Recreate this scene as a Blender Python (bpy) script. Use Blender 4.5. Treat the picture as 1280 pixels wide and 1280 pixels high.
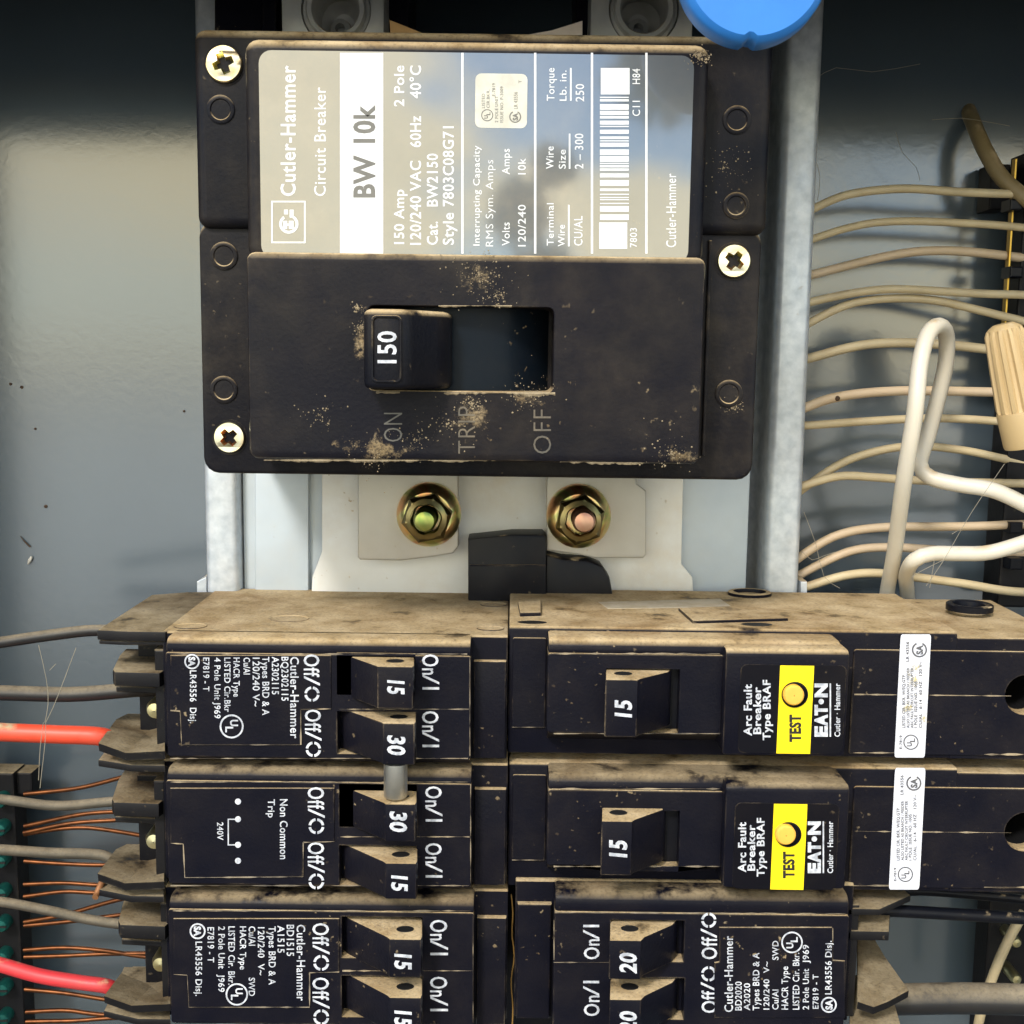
import bpy, bmesh, math, random
from mathutils import Vector, Matrix
from mathutils.geometry import tessellate_polygon
random.seed(7)
sc = bpy.context.scene
for o in list(bpy.data.objects): bpy.data.objects.remove(o)
COL = sc.collection
K = 0.001                                  # the script is written in millimetres

# ------------------------------------------------------------ camera
FPX = 1465.0; PITCH = math.radians(7.4); ROLL = math.radians(0.75)
_R0 = Vector((1, 0, 0)); _U0 = Vector((0, math.sin(PITCH), math.cos(PITCH))); _F = Vector((0, math.cos(PITCH), -math.sin(PITCH)))
_R = _R0*math.cos(ROLL) + _U0*math.sin(ROLL); _U = -_R0*math.sin(ROLL) + _U0*math.cos(ROLL)
cam_d = bpy.data.cameras.new('camera'); cam = bpy.data.objects.new('camera', cam_d); COL.objects.link(cam)
cam.matrix_world = Matrix(((_R.x, _U.x, -_F.x, 0), (_R.y, _U.y, -_F.y, 0), (_R.z, _U.z, -_F.z, 0), (0, 0, 0, 1)))
cam_d.sensor_width = 36; cam_d.lens = 36*FPX/1280; cam_d.clip_start = 0.01; cam_d.clip_end = 400
sc.camera = cam

# ------------------------------------------------------------ sky, sun, exposure
SUN_EL = math.radians(40); SUN_RO = math.radians(205)
w = bpy.data.worlds.new("World"); sc.world = w; w.use_nodes = True
nt = w.node_tree; nt.nodes.clear()
sky = nt.nodes.new('ShaderNodeTexSky'); sky.sky_type = 'NISHITA'; sky.sun_disc = False
sky.sun_elevation = SUN_EL; sky.sun_rotation = SUN_RO; sky.altitude = 100; sky.dust_density = 0.15; sky.ozone_density = 4.0
bg = nt.nodes.new('ShaderNodeBackground'); out = nt.nodes.new('ShaderNodeOutputWorld')
tc = nt.nodes.new('ShaderNodeTexCoord'); no = nt.nodes.new('ShaderNodeTexNoise'); no.inputs['Scale'].default_value = 3.2
mp = nt.nodes.new('ShaderNodeMapping'); mp.inputs['Location'].default_value = (3.7, 6.1, 3.8); mp.inputs['Scale'].default_value = (1, 1, 1.9)
no.inputs['Detail'].default_value = 7; no.inputs['Distortion'].default_value = 0.3
mr = nt.nodes.new('ShaderNodeMapRange'); mr.inputs[1].default_value = 0.47; mr.inputs[2].default_value = 0.56; mr.inputs[4].default_value = 0.9
mx = nt.nodes.new('ShaderNodeMix'); mx.data_type = 'RGBA'; mx.inputs[7].default_value = (13, 11.1, 6.7, 1)
nt.links.new(tc.outputs['Generated'], mp.inputs['Vector']); nt.links.new(mp.outputs[0], no.inputs['Vector']); nt.links.new(no.outputs['Fac'], mr.inputs[0])
nt.links.new(mr.outputs[0], mx.inputs[0]); nt.links.new(sky.outputs[0], mx.inputs[6]); nt.links.new(mx.outputs[2], bg.inputs[0])
bg.inputs[1].default_value = 0.15; nt.links.new(bg.outputs[0], out.inputs[0])
sl = bpy.data.lights.new('sun', 'SUN'); sl.energy = 1.5; sl.angle = math.radians(10); sl.color = (1, 0.95, 0.87)
so = bpy.data.objects.new('sun', sl); COL.objects.link(so)
sdir = Vector((math.sin(SUN_RO)*math.cos(SUN_EL), math.cos(SUN_RO)*math.cos(SUN_EL), math.sin(SUN_EL)))
so.rotation_euler = sdir.to_track_quat('Z', 'Y').to_euler(); so.location = (0, 2, 3)
sc.view_settings.view_transform = 'Standard'; sc.view_settings.look = 'None'; sc.view_settings.gamma = 1
sc.view_settings.exposure = 1.08

# ------------------------------------------------------------ helpers
def P(px, py, Y):                          # where a sight line meets the depth plane Y (mm)
    u = (px-640)/FPX; v = -(py-640)/FPX
    d = _F + _R*u + _U*v
    t = Y/d.y
    return (d.x*t, d.z*t)
def RX(x0, y0, x1, y1, Y):
    xm = (x0+x1)/2; ym = (y0+y1)/2
    return (P(x0, ym, Y)[0], P(x1, ym, Y)[0], P(xm, y1, Y)[1], P(xm, y0, Y)[1])   # xa xb za zb
def PP(pts, Y): return [P(a, b, Y) for a, b in pts]
def area(p): return sum(p[i][0]*p[(i+1) % len(p)][1]-p[(i+1) % len(p)][0]*p[i][1] for i in range(len(p)))/2
def inset(p, d):
    n = len(p); r = []
    for i in range(n):
        a = Vector(p[i-1]); b = Vector(p[i]); c = Vector(p[(i+1) % n])
        e1 = (b-a).normalized(); e2 = (c-b).normalized()
        n1 = Vector((-e1.y, e1.x)); n2 = Vector((-e2.y, e2.x))
        m = n1+n2; q = m.length_squared
        m = n1 if q < 1e-6 else m*(2/q)
        if m.length > 2.5: m = m.normalized()*2.5
        r.append(tuple(b+m*d))
    return r
def rr(x0, x1, z0, z1, r=0, seg=4):
    if r <= 0: return [(x0, z0), (x1, z0), (x1, z1), (x0, z1)]
    o = []
    for cx, cz, a in ((x1-r, z0+r, -90), (x1-r, z1-r, 0), (x0+r, z1-r, 90), (x0+r, z0+r, 180)):
        for k in range(seg+1):
            t = math.radians(a+90*k/seg); o.append((cx+r*math.cos(t), cz+r*math.sin(t)))
    return o
def circ(cx, cz, r, n=24, a0=0): return [(cx+r*math.cos(a0+2*math.pi*k/n), cz+r*math.sin(a0+2*math.pi*k/n)) for k in range(n)]

class G:
    def __init__(s): s.v = []; s.f = []
    def add(s, v, f):
        o = len(s.v); s.v += [tuple(q) for q in v]; s.f += [tuple(i+o for i in q) for q in f]; return s
    def loft(s, rings, cap0=True, cap1=True, closed=True):
        n = len(rings[0]); v = [q for r in rings for q in r]; f = []
        for a in range(len(rings)-1):
            for i in range(n if closed else n-1):
                j = (i+1) % n; f.append((a*n+i, a*n+j, (a+1)*n+j, (a+1)*n+i))
        if cap0: f.append(tuple(range(n))[::-1])
        if cap1: f.append(tuple((len(rings)-1)*n+i for i in range(n)))
        return s.add(v, f)
    def prism(s, poly, a0, a1, bev=0, axis='y', bev2=0, seg=2):
        if area(poly) < 0: poly = poly[::-1]
        m = {'y': lambda q, a: (q[0], a, q[1]), 'z': lambda q, a: (q[0], q[1], a), 'x': lambda q, a: (a, q[0], q[1])}[axis]
        rings = []; sg = 1 if a1 > a0 else -1
        if bev:
            for k in range(seg+1):
                t = math.pi/2*k/seg; rings.append([m(q, a0+sg*bev*(1-math.sin(t))) for q in inset(poly, bev*(1-math.cos(t)))][:])
            rings = [[m(q, a0+sg*bev*(1-math.cos(math.pi/2*k/seg))) for q in inset(poly, bev*(1-math.sin(math.pi/2*k/seg)))] for k in range(seg+1)]
        else: rings = [[m(q, a0) for q in poly]]
        if bev2:
            rings += [[m(q, a1-sg*bev2*(1-math.sin(math.pi/2*k/seg))) for q in inset(poly, bev2*(1-math.cos(math.pi/2*k/seg)))] for k in range(seg+1)]
        else: rings.append([m(q, a1) for q in poly])
        return s.loft(rings)
    def box(s, x0, x1, y0, y1, z0, z1, bev=0):
        return s.prism(rr(min(x0,x1), max(x0,x1), min(z0,z1), max(z0,z1)), y0, y1, bev)
    def plate(s, outer, holes, y0, y1, bev=0.0, floor=None, hb=0.0):
        if area(outer) < 0: outer = outer[::-1]
        fo = inset(outer, bev) if bev else outer
        hs = [h if area(h) > 0 else h[::-1] for h in holes]
        ho = [inset(h, -hb) if hb else h for h in hs]
        allp = fo + [q for h in ho for q in h]
        tri = tessellate_polygon([[Vector((q[0], q[1], 0)) for q in fo]]+[[Vector((q[0], q[1], 0)) for q in h] for h in ho])
        s.add([(q[0], y0, q[1]) for q in allp], [tuple(t) for t in tri])
        rg = [[(q[0], y0, q[1]) for q in fo]]
        if bev: rg.append([(q[0], y0+bev*.3, q[1]) for q in inset(outer, bev*.3)]); rg.append([(q[0], y0+bev, q[1]) for q in outer])
        rg.append([(q[0], y1, q[1]) for q in outer])
        s.loft(rg, False, False)
        for h, g in zip(hs, ho):
            r2 = [[(q[0], y0, q[1]) for q in g]]
            if hb: r2.append([(q[0], y0+hb, q[1]) for q in h])
            r2.append([(q[0], y1, q[1]) for q in h])
            s.loft(r2, False, False)
        return s
    def lathe(s, cx, cz, prof, n=32, a0=0.0, cap0=False, cap1=False):
        return s.loft([[(cx+r*math.cos(a0+2*math.pi*k/n), y, cz+r*math.sin(a0+2*math.pi*k/n)) for k in range(n)] for r, y in prof], cap0, cap1)
    def sheet(s, poly, y): return s.add([(a, y, b) for a, b in poly], [tuple(range(len(poly)))])
    def tube(s, pts, rad, n=12, step=1.6, caps=True, wob=0.0):
        pts = [Vector(p) for p in pts]
        if not isinstance(rad, (list, tuple)): rad = [rad]*len(pts)
        q = [pts[0]*2-pts[1]]+pts+[pts[-1]*2-pts[-2]]; rd = [rad[0]]+list(rad)+[rad[-1]]
        c = []; cr = []
        for i in range(1, len(q)-2):
            L = (q[i+1]-q[i]).length; m = max(2, int(L/step))
            for k in range(m):
                t = k/m; t2 = t*t; t3 = t2*t
                c.append(0.5*((2*q[i])+(-q[i-1]+q[i+1])*t+(2*q[i-1]-5*q[i]+4*q[i+1]-q[i+2])*t2+(-q[i-1]+3*q[i]-3*q[i+1]+q[i+2])*t3))
                cr.append(rd[i]*(1-t)+rd[i+1]*t)
        c.append(pts[-1]); cr.append(rad[-1])
        if wob:
            ph = random.random()*9
            c = [p+Vector((0, math.sin(i*.11+ph), math.sin(i*.17+ph*2)))*wob for i, p in enumerate(c)]
        T = (c[1]-c[0]).normalized(); up = Vector((0, 0, 1)) if abs(T.z) < .8 else Vector((0, 1, 0))
        N = T.cross(up).normalized(); rings = []
        for i, p in enumerate(c):
            T = (c[min(i+1, len(c)-1)]-c[max(i-1, 0)]).normalized()
            N = (N-T*N.dot(T)).normalized(); B = T.cross(N)
            rings.append([tuple(p+(N*math.cos(2*math.pi*k/n)+B*math.sin(2*math.pi*k/n))*cr[i]) for k in range(n)])
        return s.loft(rings, caps, caps)

_tcache = {}
_lift = [0]
def lift(Y): _lift[0] = (_lift[0]+1) % 24; return Y-_lift[0]*.0012
def glyphs(txt, bold):
    k = (txt, bold)
    if k not in _tcache:
        cu = bpy.data.curves.new('t', 'FONT'); cu.body = txt; cu.offset = bold; cu.space_character = 1.07; cu.resolution_u = 3; cu.fill_mode = 'FRONT'
        ob = bpy.data.objects.new('t', cu); COL.objects.link(ob)
        me = bpy.data.meshes.new_from_object(ob.evaluated_get(bpy.context.evaluated_depsgraph_get()))
        _tcache[k] = ([tuple(v.co) for v in me.vertices], [tuple(p.vertices) for p in me.polygons])
        bpy.data.objects.remove(ob); bpy.data.curves.remove(cu); bpy.data.meshes.remove(me)
    return _tcache[k]
CAP = 0.729
def text(g, txt, rect, orient, Y, bold=0.0, shear=0.0):
    """print txt in a picture rectangle (capital height across it) on the plane Y: 'up' reads upwards, 'dn' downwards"""
    v, f = glyphs(txt, bold); Y = lift(Y)
    if shear: v = [(a+b*shear, b, c) for a, b, c in v]
    x0, y0, x1, y1 = rect
    lo = min(a[0] for a in v); hi = max(a[0] for a in v); L = hi-lo
    r = []
    for a, b, _ in v:
        t = (a-lo)/L; h = b/CAP
        if orient == 'up': px = x1-(x1-x0)*h; py = y1-(y1-y0)*t
        elif orient == 'dn': px = x0+(x1-x0)*h; py = y0+(y1-y0)*t
        else: px = x0+(x1-x0)*t; py = y1-(y1-y0)*h
        q = P(px, py, Y); r.append((q[0], Y, q[1]))
    g.add(r, f)
def bar(g, x0, y0, x1, y1, Y): Y = lift(Y); g.sheet(PP([(x0, y1), (x1, y1), (x1, y0), (x0, y0)], Y), Y)
def ring(g, cx, cy, r0, r1, Y, n=28, a=(0, 360)):
    Y = lift(Y); pts = []; m = n if a == (0, 360) else n
    for k in range(m+1):
        t = math.radians(a[0]+(a[1]-a[0])*k/m)
        for r in (r0, r1):
            q = P(cx+r*math.cos(t), cy-r*math.sin(t), Y); pts.append((q[0], Y, q[1]))
    g.add(pts, [(2*k, 2*k+1, 2*k+3, 2*k+2) for k in range(m)])
def disc(g, cx, cy, r, Y, n=20): Y = lift(Y); g.sheet(PP([(cx+r*math.cos(2*math.pi*k/n), cy-r*math.sin(2*math.pi*k/n)) for k in range(n)], Y), Y)
def ul(g, cx, cy, r, o, Y):
    ring(g, cx, cy, r*.86, r, Y)
    if o == 'up': text(g, 'U', (cx-r*.55, cy+r*.02, cx+r*.1, cy+r*.55), 'up', Y, .03); text(g, 'L', (cx-r*.15, cy-r*.5, cx+r*.5, cy-r*.02), 'up', Y, .03)
    else: text(g, 'U', (cx-r*.1, cy-r*.55, cx+r*.55, cy-r*.02), 'dn', Y, .03); text(g, 'L', (cx-r*.5, cy+r*.02, cx+r*.15, cy+r*.5), 'dn', Y, .03)
def csa(g, cx, cy, r, o, Y):
    ring(g, cx, cy, r*.8, r, Y, a=(0, 360) if o == 'dn' else (115, 425))
    text(g, 'SA', (cx-r*.42, cy-r*.62, cx+r*.42, cy+r*.62), o, Y, .05)

def mk(name, g, mat, parent=None, off=(0, 0, 0), smooth=None, **props):
    me = bpy.data.meshes.new(name)
    base = parent['_o'] if parent is not None and '_o' in parent else off
    me.from_pydata([((a-base[0])*K, (b-base[1])*K, (c-base[2])*K) for a, b, c in g.v], [], g.f)
    bm = bmesh.new(); bm.from_mesh(me); bmesh.ops.remove_doubles(bm, verts=bm.verts, dist=1e-7)
    bmesh.ops.recalc_face_normals(bm, faces=bm.faces); bm.to_mesh(me); bm.free()
    ob = bpy.data.objects.new(name, me); COL.objects.link(ob)
    if smooth:
        for p in me.polygons: p.use_smooth = True
        me.set_sharp_from_angle(angle=math.radians(smooth))
    me.materials.append(mat)
    if parent is not None: ob.parent = parent; ob['_o'] = base
    else: ob.location = tuple(q*K for q in base)
    for k, v in props.items(): ob[k] = v
    return ob
def thing(name, label, cat, at, group=None):
    o = bpy.data.objects.new(name, None); COL.objects.link(o); o.location = tuple(q*K for q in at)
    o.empty_display_size = 0.005
    o['_o'] = list(at); o['label'] = label; o['category'] = cat
    if group: o['group'] = group
    return o
def solo(name, g, mat, label, cat, at, group=None, smooth=None, **kw):
    o = mk(name, g, mat, None, at, smooth, label=label, category=cat, **kw)
    if group: o['group'] = group
    return o

# ------------------------------------------------------------ materials
def nodes(name):
    m = bpy.data.materials.new(name); m.use_nodes = True; t = m.node_tree
    return m, t, t.nodes['Principled BSDF']
def N(t, ty, **kw):
    n = t.nodes.new(ty)
    for k, v in kw.items():
        if k.startswith('i'): n.inputs[int(k[1:])].default_value = v
        else: setattr(n, k, v)
    return n
def noise(t, vec, scale, detail=4, rough=.55, dist=0.0):
    n = N(t, 'ShaderNodeTexNoise'); n.inputs['Scale'].default_value = scale; n.inputs['Detail'].default_value = detail
    n.inputs['Roughness'].default_value = rough; n.inputs['Distortion'].default_value = dist
    t.links.new(vec, n.inputs['Vector']); return n.outputs['Fac']
def mrange(t, v, a, b, c=0., d=1.):
    n = N(t, 'ShaderNodeMapRange'); n.inputs[1].default_value = a; n.inputs[2].default_value = b; n.inputs[3].default_value = c; n.inputs[4].default_value = d
    t.links.new(v, n.inputs[0]); return n.outputs[0]
def math_(t, op, a, b=None, clamp=False):
    n = N(t, 'ShaderNodeMath', operation=op, use_clamp=clamp)
    for i, q in enumerate((a, b)):
        if q is None: continue
        if isinstance(q, (int, float)): n.inputs[i].default_value = q
        else: t.links.new(q, n.inputs[i])
    return n.outputs[0]
def mixc(t, f, a, b):
    n = N(t, 'ShaderNodeMix', data_type='RGBA')
    for i, q in ((0, f), (6, a), (7, b)):
        if isinstance(q, tuple): n.inputs[i].default_value = (*q, 1)
        elif isinstance(q, (int, float)): n.inputs[i].default_value = q
        else: t.links.new(q, n.inputs[i])
    return n.outputs[2]
def mixf(t, f, a, b):
    n = N(t, 'ShaderNodeMix', data_type='FLOAT')
    for i, q in ((0, f), (2, a), (3, b)):
        if isinstance(q, (int, float)): n.inputs[i].default_value = q
        else: t.links.new(q, n.inputs[i])
    return n.outputs[0]
DUST = ((0.35, 0.255, 0.135), (0.52, 0.405, 0.25))
def surf(name, base, rough=.4, metal=0., top=1.0, edge=.5, film=.12, speck=.5, bump=.0, bscale=600., base2=None, vscale=60., spec=.5,
         aniso=None, coat=0., edge_r=.0005, topcut=(.35, .8), edgecol=None, rvar=.12, stains=None, dust=None, egate=True):
    m, t, b = nodes(name); L = t.links.new
    co = N(t, 'ShaderNodeTexCoord').outputs['Object']
    geo = N(t, 'ShaderNodeNewGeometry'); sp = N(t, 'ShaderNodeSeparateXYZ'); L(geo.outputs['Normal'], sp.inputs[0])
    n1 = noise(t, co, 130, 6, .62); n2 = noise(t, co, 1400, 4, .6); n3 = noise(t, co, 28, 4, .55, .4)
    f = None
    if top:
        up = mrange(t, sp.outputs['Z'], *topcut)
        cov = mrange(t, math_(t, 'ADD', math_(t, 'MULTIPLY', n1, .65), math_(t, 'MULTIPLY', n3, .35)), .62-.35*top, .68-.3*top, 0., 1.)
        gr = mrange(t, n2, .25, .5, .55, 1.)
        f = math_(t, 'MULTIPLY', math_(t, 'MULTIPLY', up, cov), gr)
    if film:
        fl = math_(t, 'MULTIPLY', mrange(t, n3, .35, .75), mrange(t, n1, .3, .7, 0., film*2))
        f = math_(t, 'MAXIMUM', f, fl) if f else fl
    if stains:
        sn = noise(t, co, 300, 10, .75, .15); sm = noise(t, co, 1900, 3, .6)
        for sx_, sz_, ra, rz_, am in stains:
            mp_ = N(t, 'ShaderNodeMapping'); mp_.inputs['Location'].default_value = (-sx_/ra, 0, -sz_/rz_); mp_.inputs['Scale'].default_value = (1/ra, 0, 1/rz_)
            L(co, mp_.inputs['Vector']); ln = N(t, 'ShaderNodeVectorMath', operation='LENGTH'); L(mp_.outputs[0], ln.inputs[0])
            fa = mrange(t, ln.outputs['Value'], 0., 1., .17, -.12)
            q_ = math_(t, 'MULTIPLY', mrange(t, math_(t, 'ADD', sn, fa), .58, .68, 0., am), mrange(t, sm, .35, .6, .25, 1.))
            f = math_(t, 'MAXIMUM', f, q_) if f else q_
    if speck:
        s2 = noise(t, co, 700, 2, .5); s3 = noise(t, co, 38, 4, .7, .8)
        s = math_(t, 'MULTIPLY', mrange(t, s2, .68, .76), mrange(t, s3, .50, .68, 0., speck))
        f = math_(t, 'MAXIMUM', f, s) if f else s
    if edge:
        bv = N(t, 'ShaderNodeBevel', samples=3); bv.inputs['Radius'].default_value = edge_r
        dp = N(t, 'ShaderNodeVectorMath', operation='DOT_PRODUCT'); L(bv.outputs[0], dp.inputs[0]); L(geo.outputs['Normal'], dp.inputs[1])
        e = math_(t, 'MULTIPLY', mrange(t, dp.outputs['Value'], .985, .80), mrange(t, n1, .46, .62, 0., 1.))
        e = math_(t, 'MULTIPLY', math_(t, 'MULTIPLY', e, mrange(t, n2, .3, .55, .3, 1.)), edge)
        e = math_(t, 'MULTIPLY', e, mrange(t, noise(t, co, 55, 3, .6, .5), .40, .60, .12, 1.))
        f = math_(t, 'MAXIMUM', f, e) if f else e
    bc = mixc(t, mrange(t, noise(t, co, vscale, 5), .3, .7), base, base2 or base)
    dc = mixc(t, mrange(t, n1, .35, .65), *(dust or DUST))
    n5 = noise(t, co, 45, 6, .65, .8)
    dk = N(t, 'ShaderNodeMix', data_type='RGBA', blend_type='MULTIPLY'); dk.inputs[7].default_value = (.58, .50, .42, 1); L(mrange(t, n5, .48, .70, 0., .85), dk.inputs[0]); L(dc, dk.inputs[6]); dc = dk.outputs[2]
    if f is not None:
        L(mixc(t, f, bc, dc), b.inputs['Base Color']); L(mixf(t, f, metal, 0.), b.inputs['Metallic'])
        L(mixf(t, f, math_(t, 'ADD', rough-rvar/2, math_(t, 'MULTIPLY', n3, rvar)), .95), b.inputs['Roughness'])
    else:
        L(bc, b.inputs['Base Color']); b.inputs['Metallic'].default_value = metal; b.inputs['Roughness'].default_value = rough
    b.inputs['Specular IOR Level'].default_value = spec
    if coat: b.inputs['Coat Weight'].default_value = coat; b.inputs['Coat Roughness'].default_value = .05; b.inputs['Coat IOR'].default_value = 2.0
    bp = N(t, 'ShaderNodeBump'); bp.inputs['Distance'].default_value = .0002
    h = math_(t, 'MULTIPLY', noise(t, co, bscale, 3), bump)
    if f is not None: h = math_(t, 'ADD', h, math_(t, 'MULTIPLY', math_(t, 'MULTIPLY', n2, f), 1.2))
    L(h, bp.inputs['Height']); bp.inputs['Strength'].default_value = .6; L(bp.outputs[0], b.inputs['Normal'])
    return m
def simple(name, col, rough=.5, metal=0., spec=.5, col2=None, sc_=200., bump=0., **kw):
    m, t, b = nodes(name); co = N(t, 'ShaderNodeTexCoord').outputs['Object']
    t.links.new(mixc(t, mrange(t, noise(t, co, sc_, 5, .6), .35, .65), col, col2 or tuple(c*.8 for c in col)), b.inputs['Base Color'])
    b.inputs['Roughness'].default_value = rough; b.inputs['Metallic'].default_value = metal; b.inputs['Specular IOR Level'].default_value = spec
    for k, v in kw.items(): b.inputs[k].default_value = v
    if bump:
        bp = N(t, 'ShaderNodeBump'); bp.inputs['Distance'].default_value = .0003; bp.inputs['Strength'].default_value = bump
        t.links.new(noise(t, co, sc_, 3), bp.inputs['Height']); t.links.new(bp.outputs[0], b.inputs['Normal'])
    return m
M = {}
BK = dict(rough=.33, base2=(.007, .007, .012), edge=.5, film=.010, spec=.10, speck=.7, bump=.5, bscale=1500)
M['black'] = surf('black_plastic', (.0035, .004, .009), top=.82, **BK)
M['rim'] = surf('black_plastic_thin_dust', (.0035, .004, .009), top=.62, dust=((.16, .12, .07), (.32, .25, .155)), topcut=(.35, .98), **BK)
BMK = dict(rough=.36, base2=(.009, .009, .012), top=.8, edge=.42, film=.035, spec=.10, speck=.6, bump=.6, bscale=1200, topcut=(.12, .65))
M['blackmain'] = surf('black_moulded_breaker', (.005, .006, .011), **BMK)
M['ear'] = surf('black_clamp_plastic', (.006, .006, .008), .5, dust=((.17, .13, .075), (.30, .245, .16)), top=.85, edge=.6, film=.02, spec=.2, speck=.5, bump=.4)
M['barrel'] = surf('black_handle_barrel', (.004, .008, .014), .36, spec=.12, top=0, edge=.0, film=.006, speck=.7, bump=.3)
M['enamel'] = None
M['galv'] = surf('galvanised_steel', (.66, .70, .74), .40, .4, base2=(.44, .49, .54), top=.6, edge=.15, film=.12, speck=.4, bump=.5, bscale=500, vscale=330)
M['pan'] = surf('pale_pan_plate', (.50, .56, .60), .55, 0.1, base2=(.40, .46, .51), top=.5, edge=.25, film=.10, speck=.5, bump=.2, vscale=40)
M['insul'] = surf('milky_insulating_sheet', (.76, .76, .73), .5, 0, base2=(.68, .68, .65), top=.5, edge=.25, film=.28, speck=.9, vscale=40)
M['tab'] = surf('tinned_bus_tab', (.50, .48, .43), .5, .35, base2=(.42, .40, .36), top=.5, edge=.5, film=.15, speck=.6, vscale=70)
M['dullal'] = surf('dull_aluminium_lug', (.58, .58, .55), .40, .45, base2=(.36, .37, .36), top=.5, edge=.4, film=.1, speck=.4, vscale=90)
def zinc(name, cols, rough=.22):
    m, t, b = nodes(name); co = N(t, 'ShaderNodeTexCoord').outputs['Object']
    f = noise(t, co, 95, 2, .5, 1.2)
    cr = N(t, 'ShaderNodeValToRGB'); t.links.new(f, cr.inputs[0]); e = cr.color_ramp.elements
    n = len(cols)
    while len(e) < n: e.new(.5)
    for i, c in enumerate(cols): e[i].position = .3+.4*i/(n-1); e[i].color = (*c, 1)
    t.links.new(cr.outputs[0], b.inputs['Base Color']); b.inputs['Metallic'].default_value = 1; b.inputs['Roughness'].default_value = rough
    return m
M['zinc'] = zinc('yellow_zinc_screw', [(.80, .74, .45), (.90, .86, .66), (.80, .62, .35), (.86, .86, .70)], .28)
M['bolt'] = zinc('iridescent_zinc_bolt', [(.80, .70, .22), (.88, .42, .20), (.90, .75, .35), (.55, .62, .22), (.85, .42, .36)], .3)
M['boltdark'] = zinc('darkened_zinc_nut', [(.16, .14, .07), (.26, .20, .09), (.14, .15, .07)], .3)
M['studgreen'] = zinc('green_stud_end', [(.12, .26, .06), (.38, .40, .12), (.10, .22, .08)], .3)
M['studpink'] = zinc('pink_stud_end', [(.55, .24, .18), (.60, .38, .26), (.42, .17, .16)], .4)
M['white'] = simple('white_print', (.66, .68, .74), .55, col2=(.33, .35, .40), sc_=700)
M['silverp'] = simple('pale_label_print', (.72, .73, .75), .4, col2=(.64, .65, .67), sc_=500)
M['greyp'] = simple('grey_label_print', (.16, .155, .14), .45)
M['darkp'] = simple('dark_grey_print', (.10, .10, .11), .5)
M['blackp'] = simple('black_print', (.012, .012, .012), .5)
M['embp'] = surf('dusty_raised_lettering', (.10, .095, .085), .5, base2=(.03, .03, .03), top=0, edge=.9, film=.3, speck=.8, edge_r=.0006)
M['sticker'] = simple('white_sticker', (.68, .69, .76), .45, col2=(.63, .64, .71), sc_=120)
M['cream'] = simple('cream_sticker', (.62, .60, .52), .4, sc_=300)
M['yellow'] = simple('yellow_print', (.95, .74, .005), .4, col2=(.92, .68, .005))
M['button'] = simple('orange_button_plastic', (.85, .45, .07), .5, col2=(.80, .40, .06))
M['foil'] = surf('grey_foil_label', (.085, .095, .105), .3, .3, base2=(.11, .12, .13), top=0, edge=.15, film=.10, speck=.4, coat=1., bump=.02, bscale=300, vscale=50, rvar=.05)
M['dustline'] = surf('dust_in_seam', (.03, .027, .025), .9, top=0, edge=0, film=.5, speck=1., base2=(.26, .22, .17), vscale=260)
M['blue'] = simple('blue_plastic', (.018, .17, .56), .42, col2=(.022, .19, .60), sc_=120, bump=.15)
M['ivory'] = surf('ivory_wire_insulation', (.58, .48, .30), .45, top=.35, edge=0, film=.22, speck=.5, base2=(.46, .37, .22), vscale=120, topcut=(.3, .9))
M['ivoryfront'] = surf('white_wire_insulation', (.66, .62, .53), .4, top=.3, edge=0, film=.10, speck=.3, base2=(.60, .55, .45), vscale=60, topcut=(.3, .9))
M['pinkwire'] = surf('pinkish_wire_insulation', (.58, .45, .31), .45, top=.35, edge=0, film=.2, speck=.5, base2=(.50, .38, .25), topcut=(.3, .9))
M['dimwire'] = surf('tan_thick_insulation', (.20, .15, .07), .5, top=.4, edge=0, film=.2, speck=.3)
M['blackwire'] = surf('black_wire_insulation', (.012, .012, .014), .4, dust=((.13, .105, .07), (.24, .20, .14)), top=.85, edge=0, film=.05, speck=.8, topcut=(.15, .8))
M['greywire'] = surf('dust_greyed_wire_insulation', (.05, .045, .035), .5, dust=((.13, .105, .07), (.24, .20, .14)), top=.85, edge=0, film=.35, speck=.8, topcut=(-.3, .7))
M['cleanblack'] = surf('clean_black_wire_insulation', (.004, .005, .009), .35, spec=.15, top=.25, edge=0, film=.015, speck=.4)
M['red'] = surf('red_wire_insulation', (.72, .065, .025), .45, base2=(.58, .05, .025), top=.3, edge=0, film=.08, speck=.3)
M['red2'] = surf('crimson_wire_insulation', (.60, .03, .04), .45, base2=(.46, .025, .035), top=.3, edge=0, film=.08, speck=.3)
M['copper'] = simple('bare_copper', (.17, .06, .02), .4, .8, col2=(.09, .032, .012), sc_=300)  # copper darkened to carry the shade of the lower left corner
M['brass'] = simple('brass', (.55, .36, .07), .35, 1., col2=(.4, .25, .05))
M['brassw'] = simple('bright_brass_screw', (.85, .80, .5), .3, 1., col2=(.7, .6, .3))
M['teal'] = simple('green_ground_screw', (.01, .09, .08), .3, .6, col2=(.015, .14, .12))  # green also darkened for the shaded lower left corner
M['nut'] = surf('tan_wire_nut_plastic', (.50, .36, .18), .5, top=.2, edge=.2, film=.06, speck=.3)
M['fish'] = simple('tan_fibre_paper', (.42, .25, .10), .8, col2=(.34, .20, .08), bump=.3)
M['fishw'] = simple('white_fibre_paper', (.58, .50, .44), .8, col2=(.50, .42, .36), bump=.3)
M['bug'] = simple('dried_insect', (.035, .018, .008), .7, col2=(.09, .045, .02), sc_=900, bump=.6)
M['web'] = simple('cobweb_silk', (.30, .27, .21), .8)
M['lint'] = simple('lint', (.60, .50, .36), .9)
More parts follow.
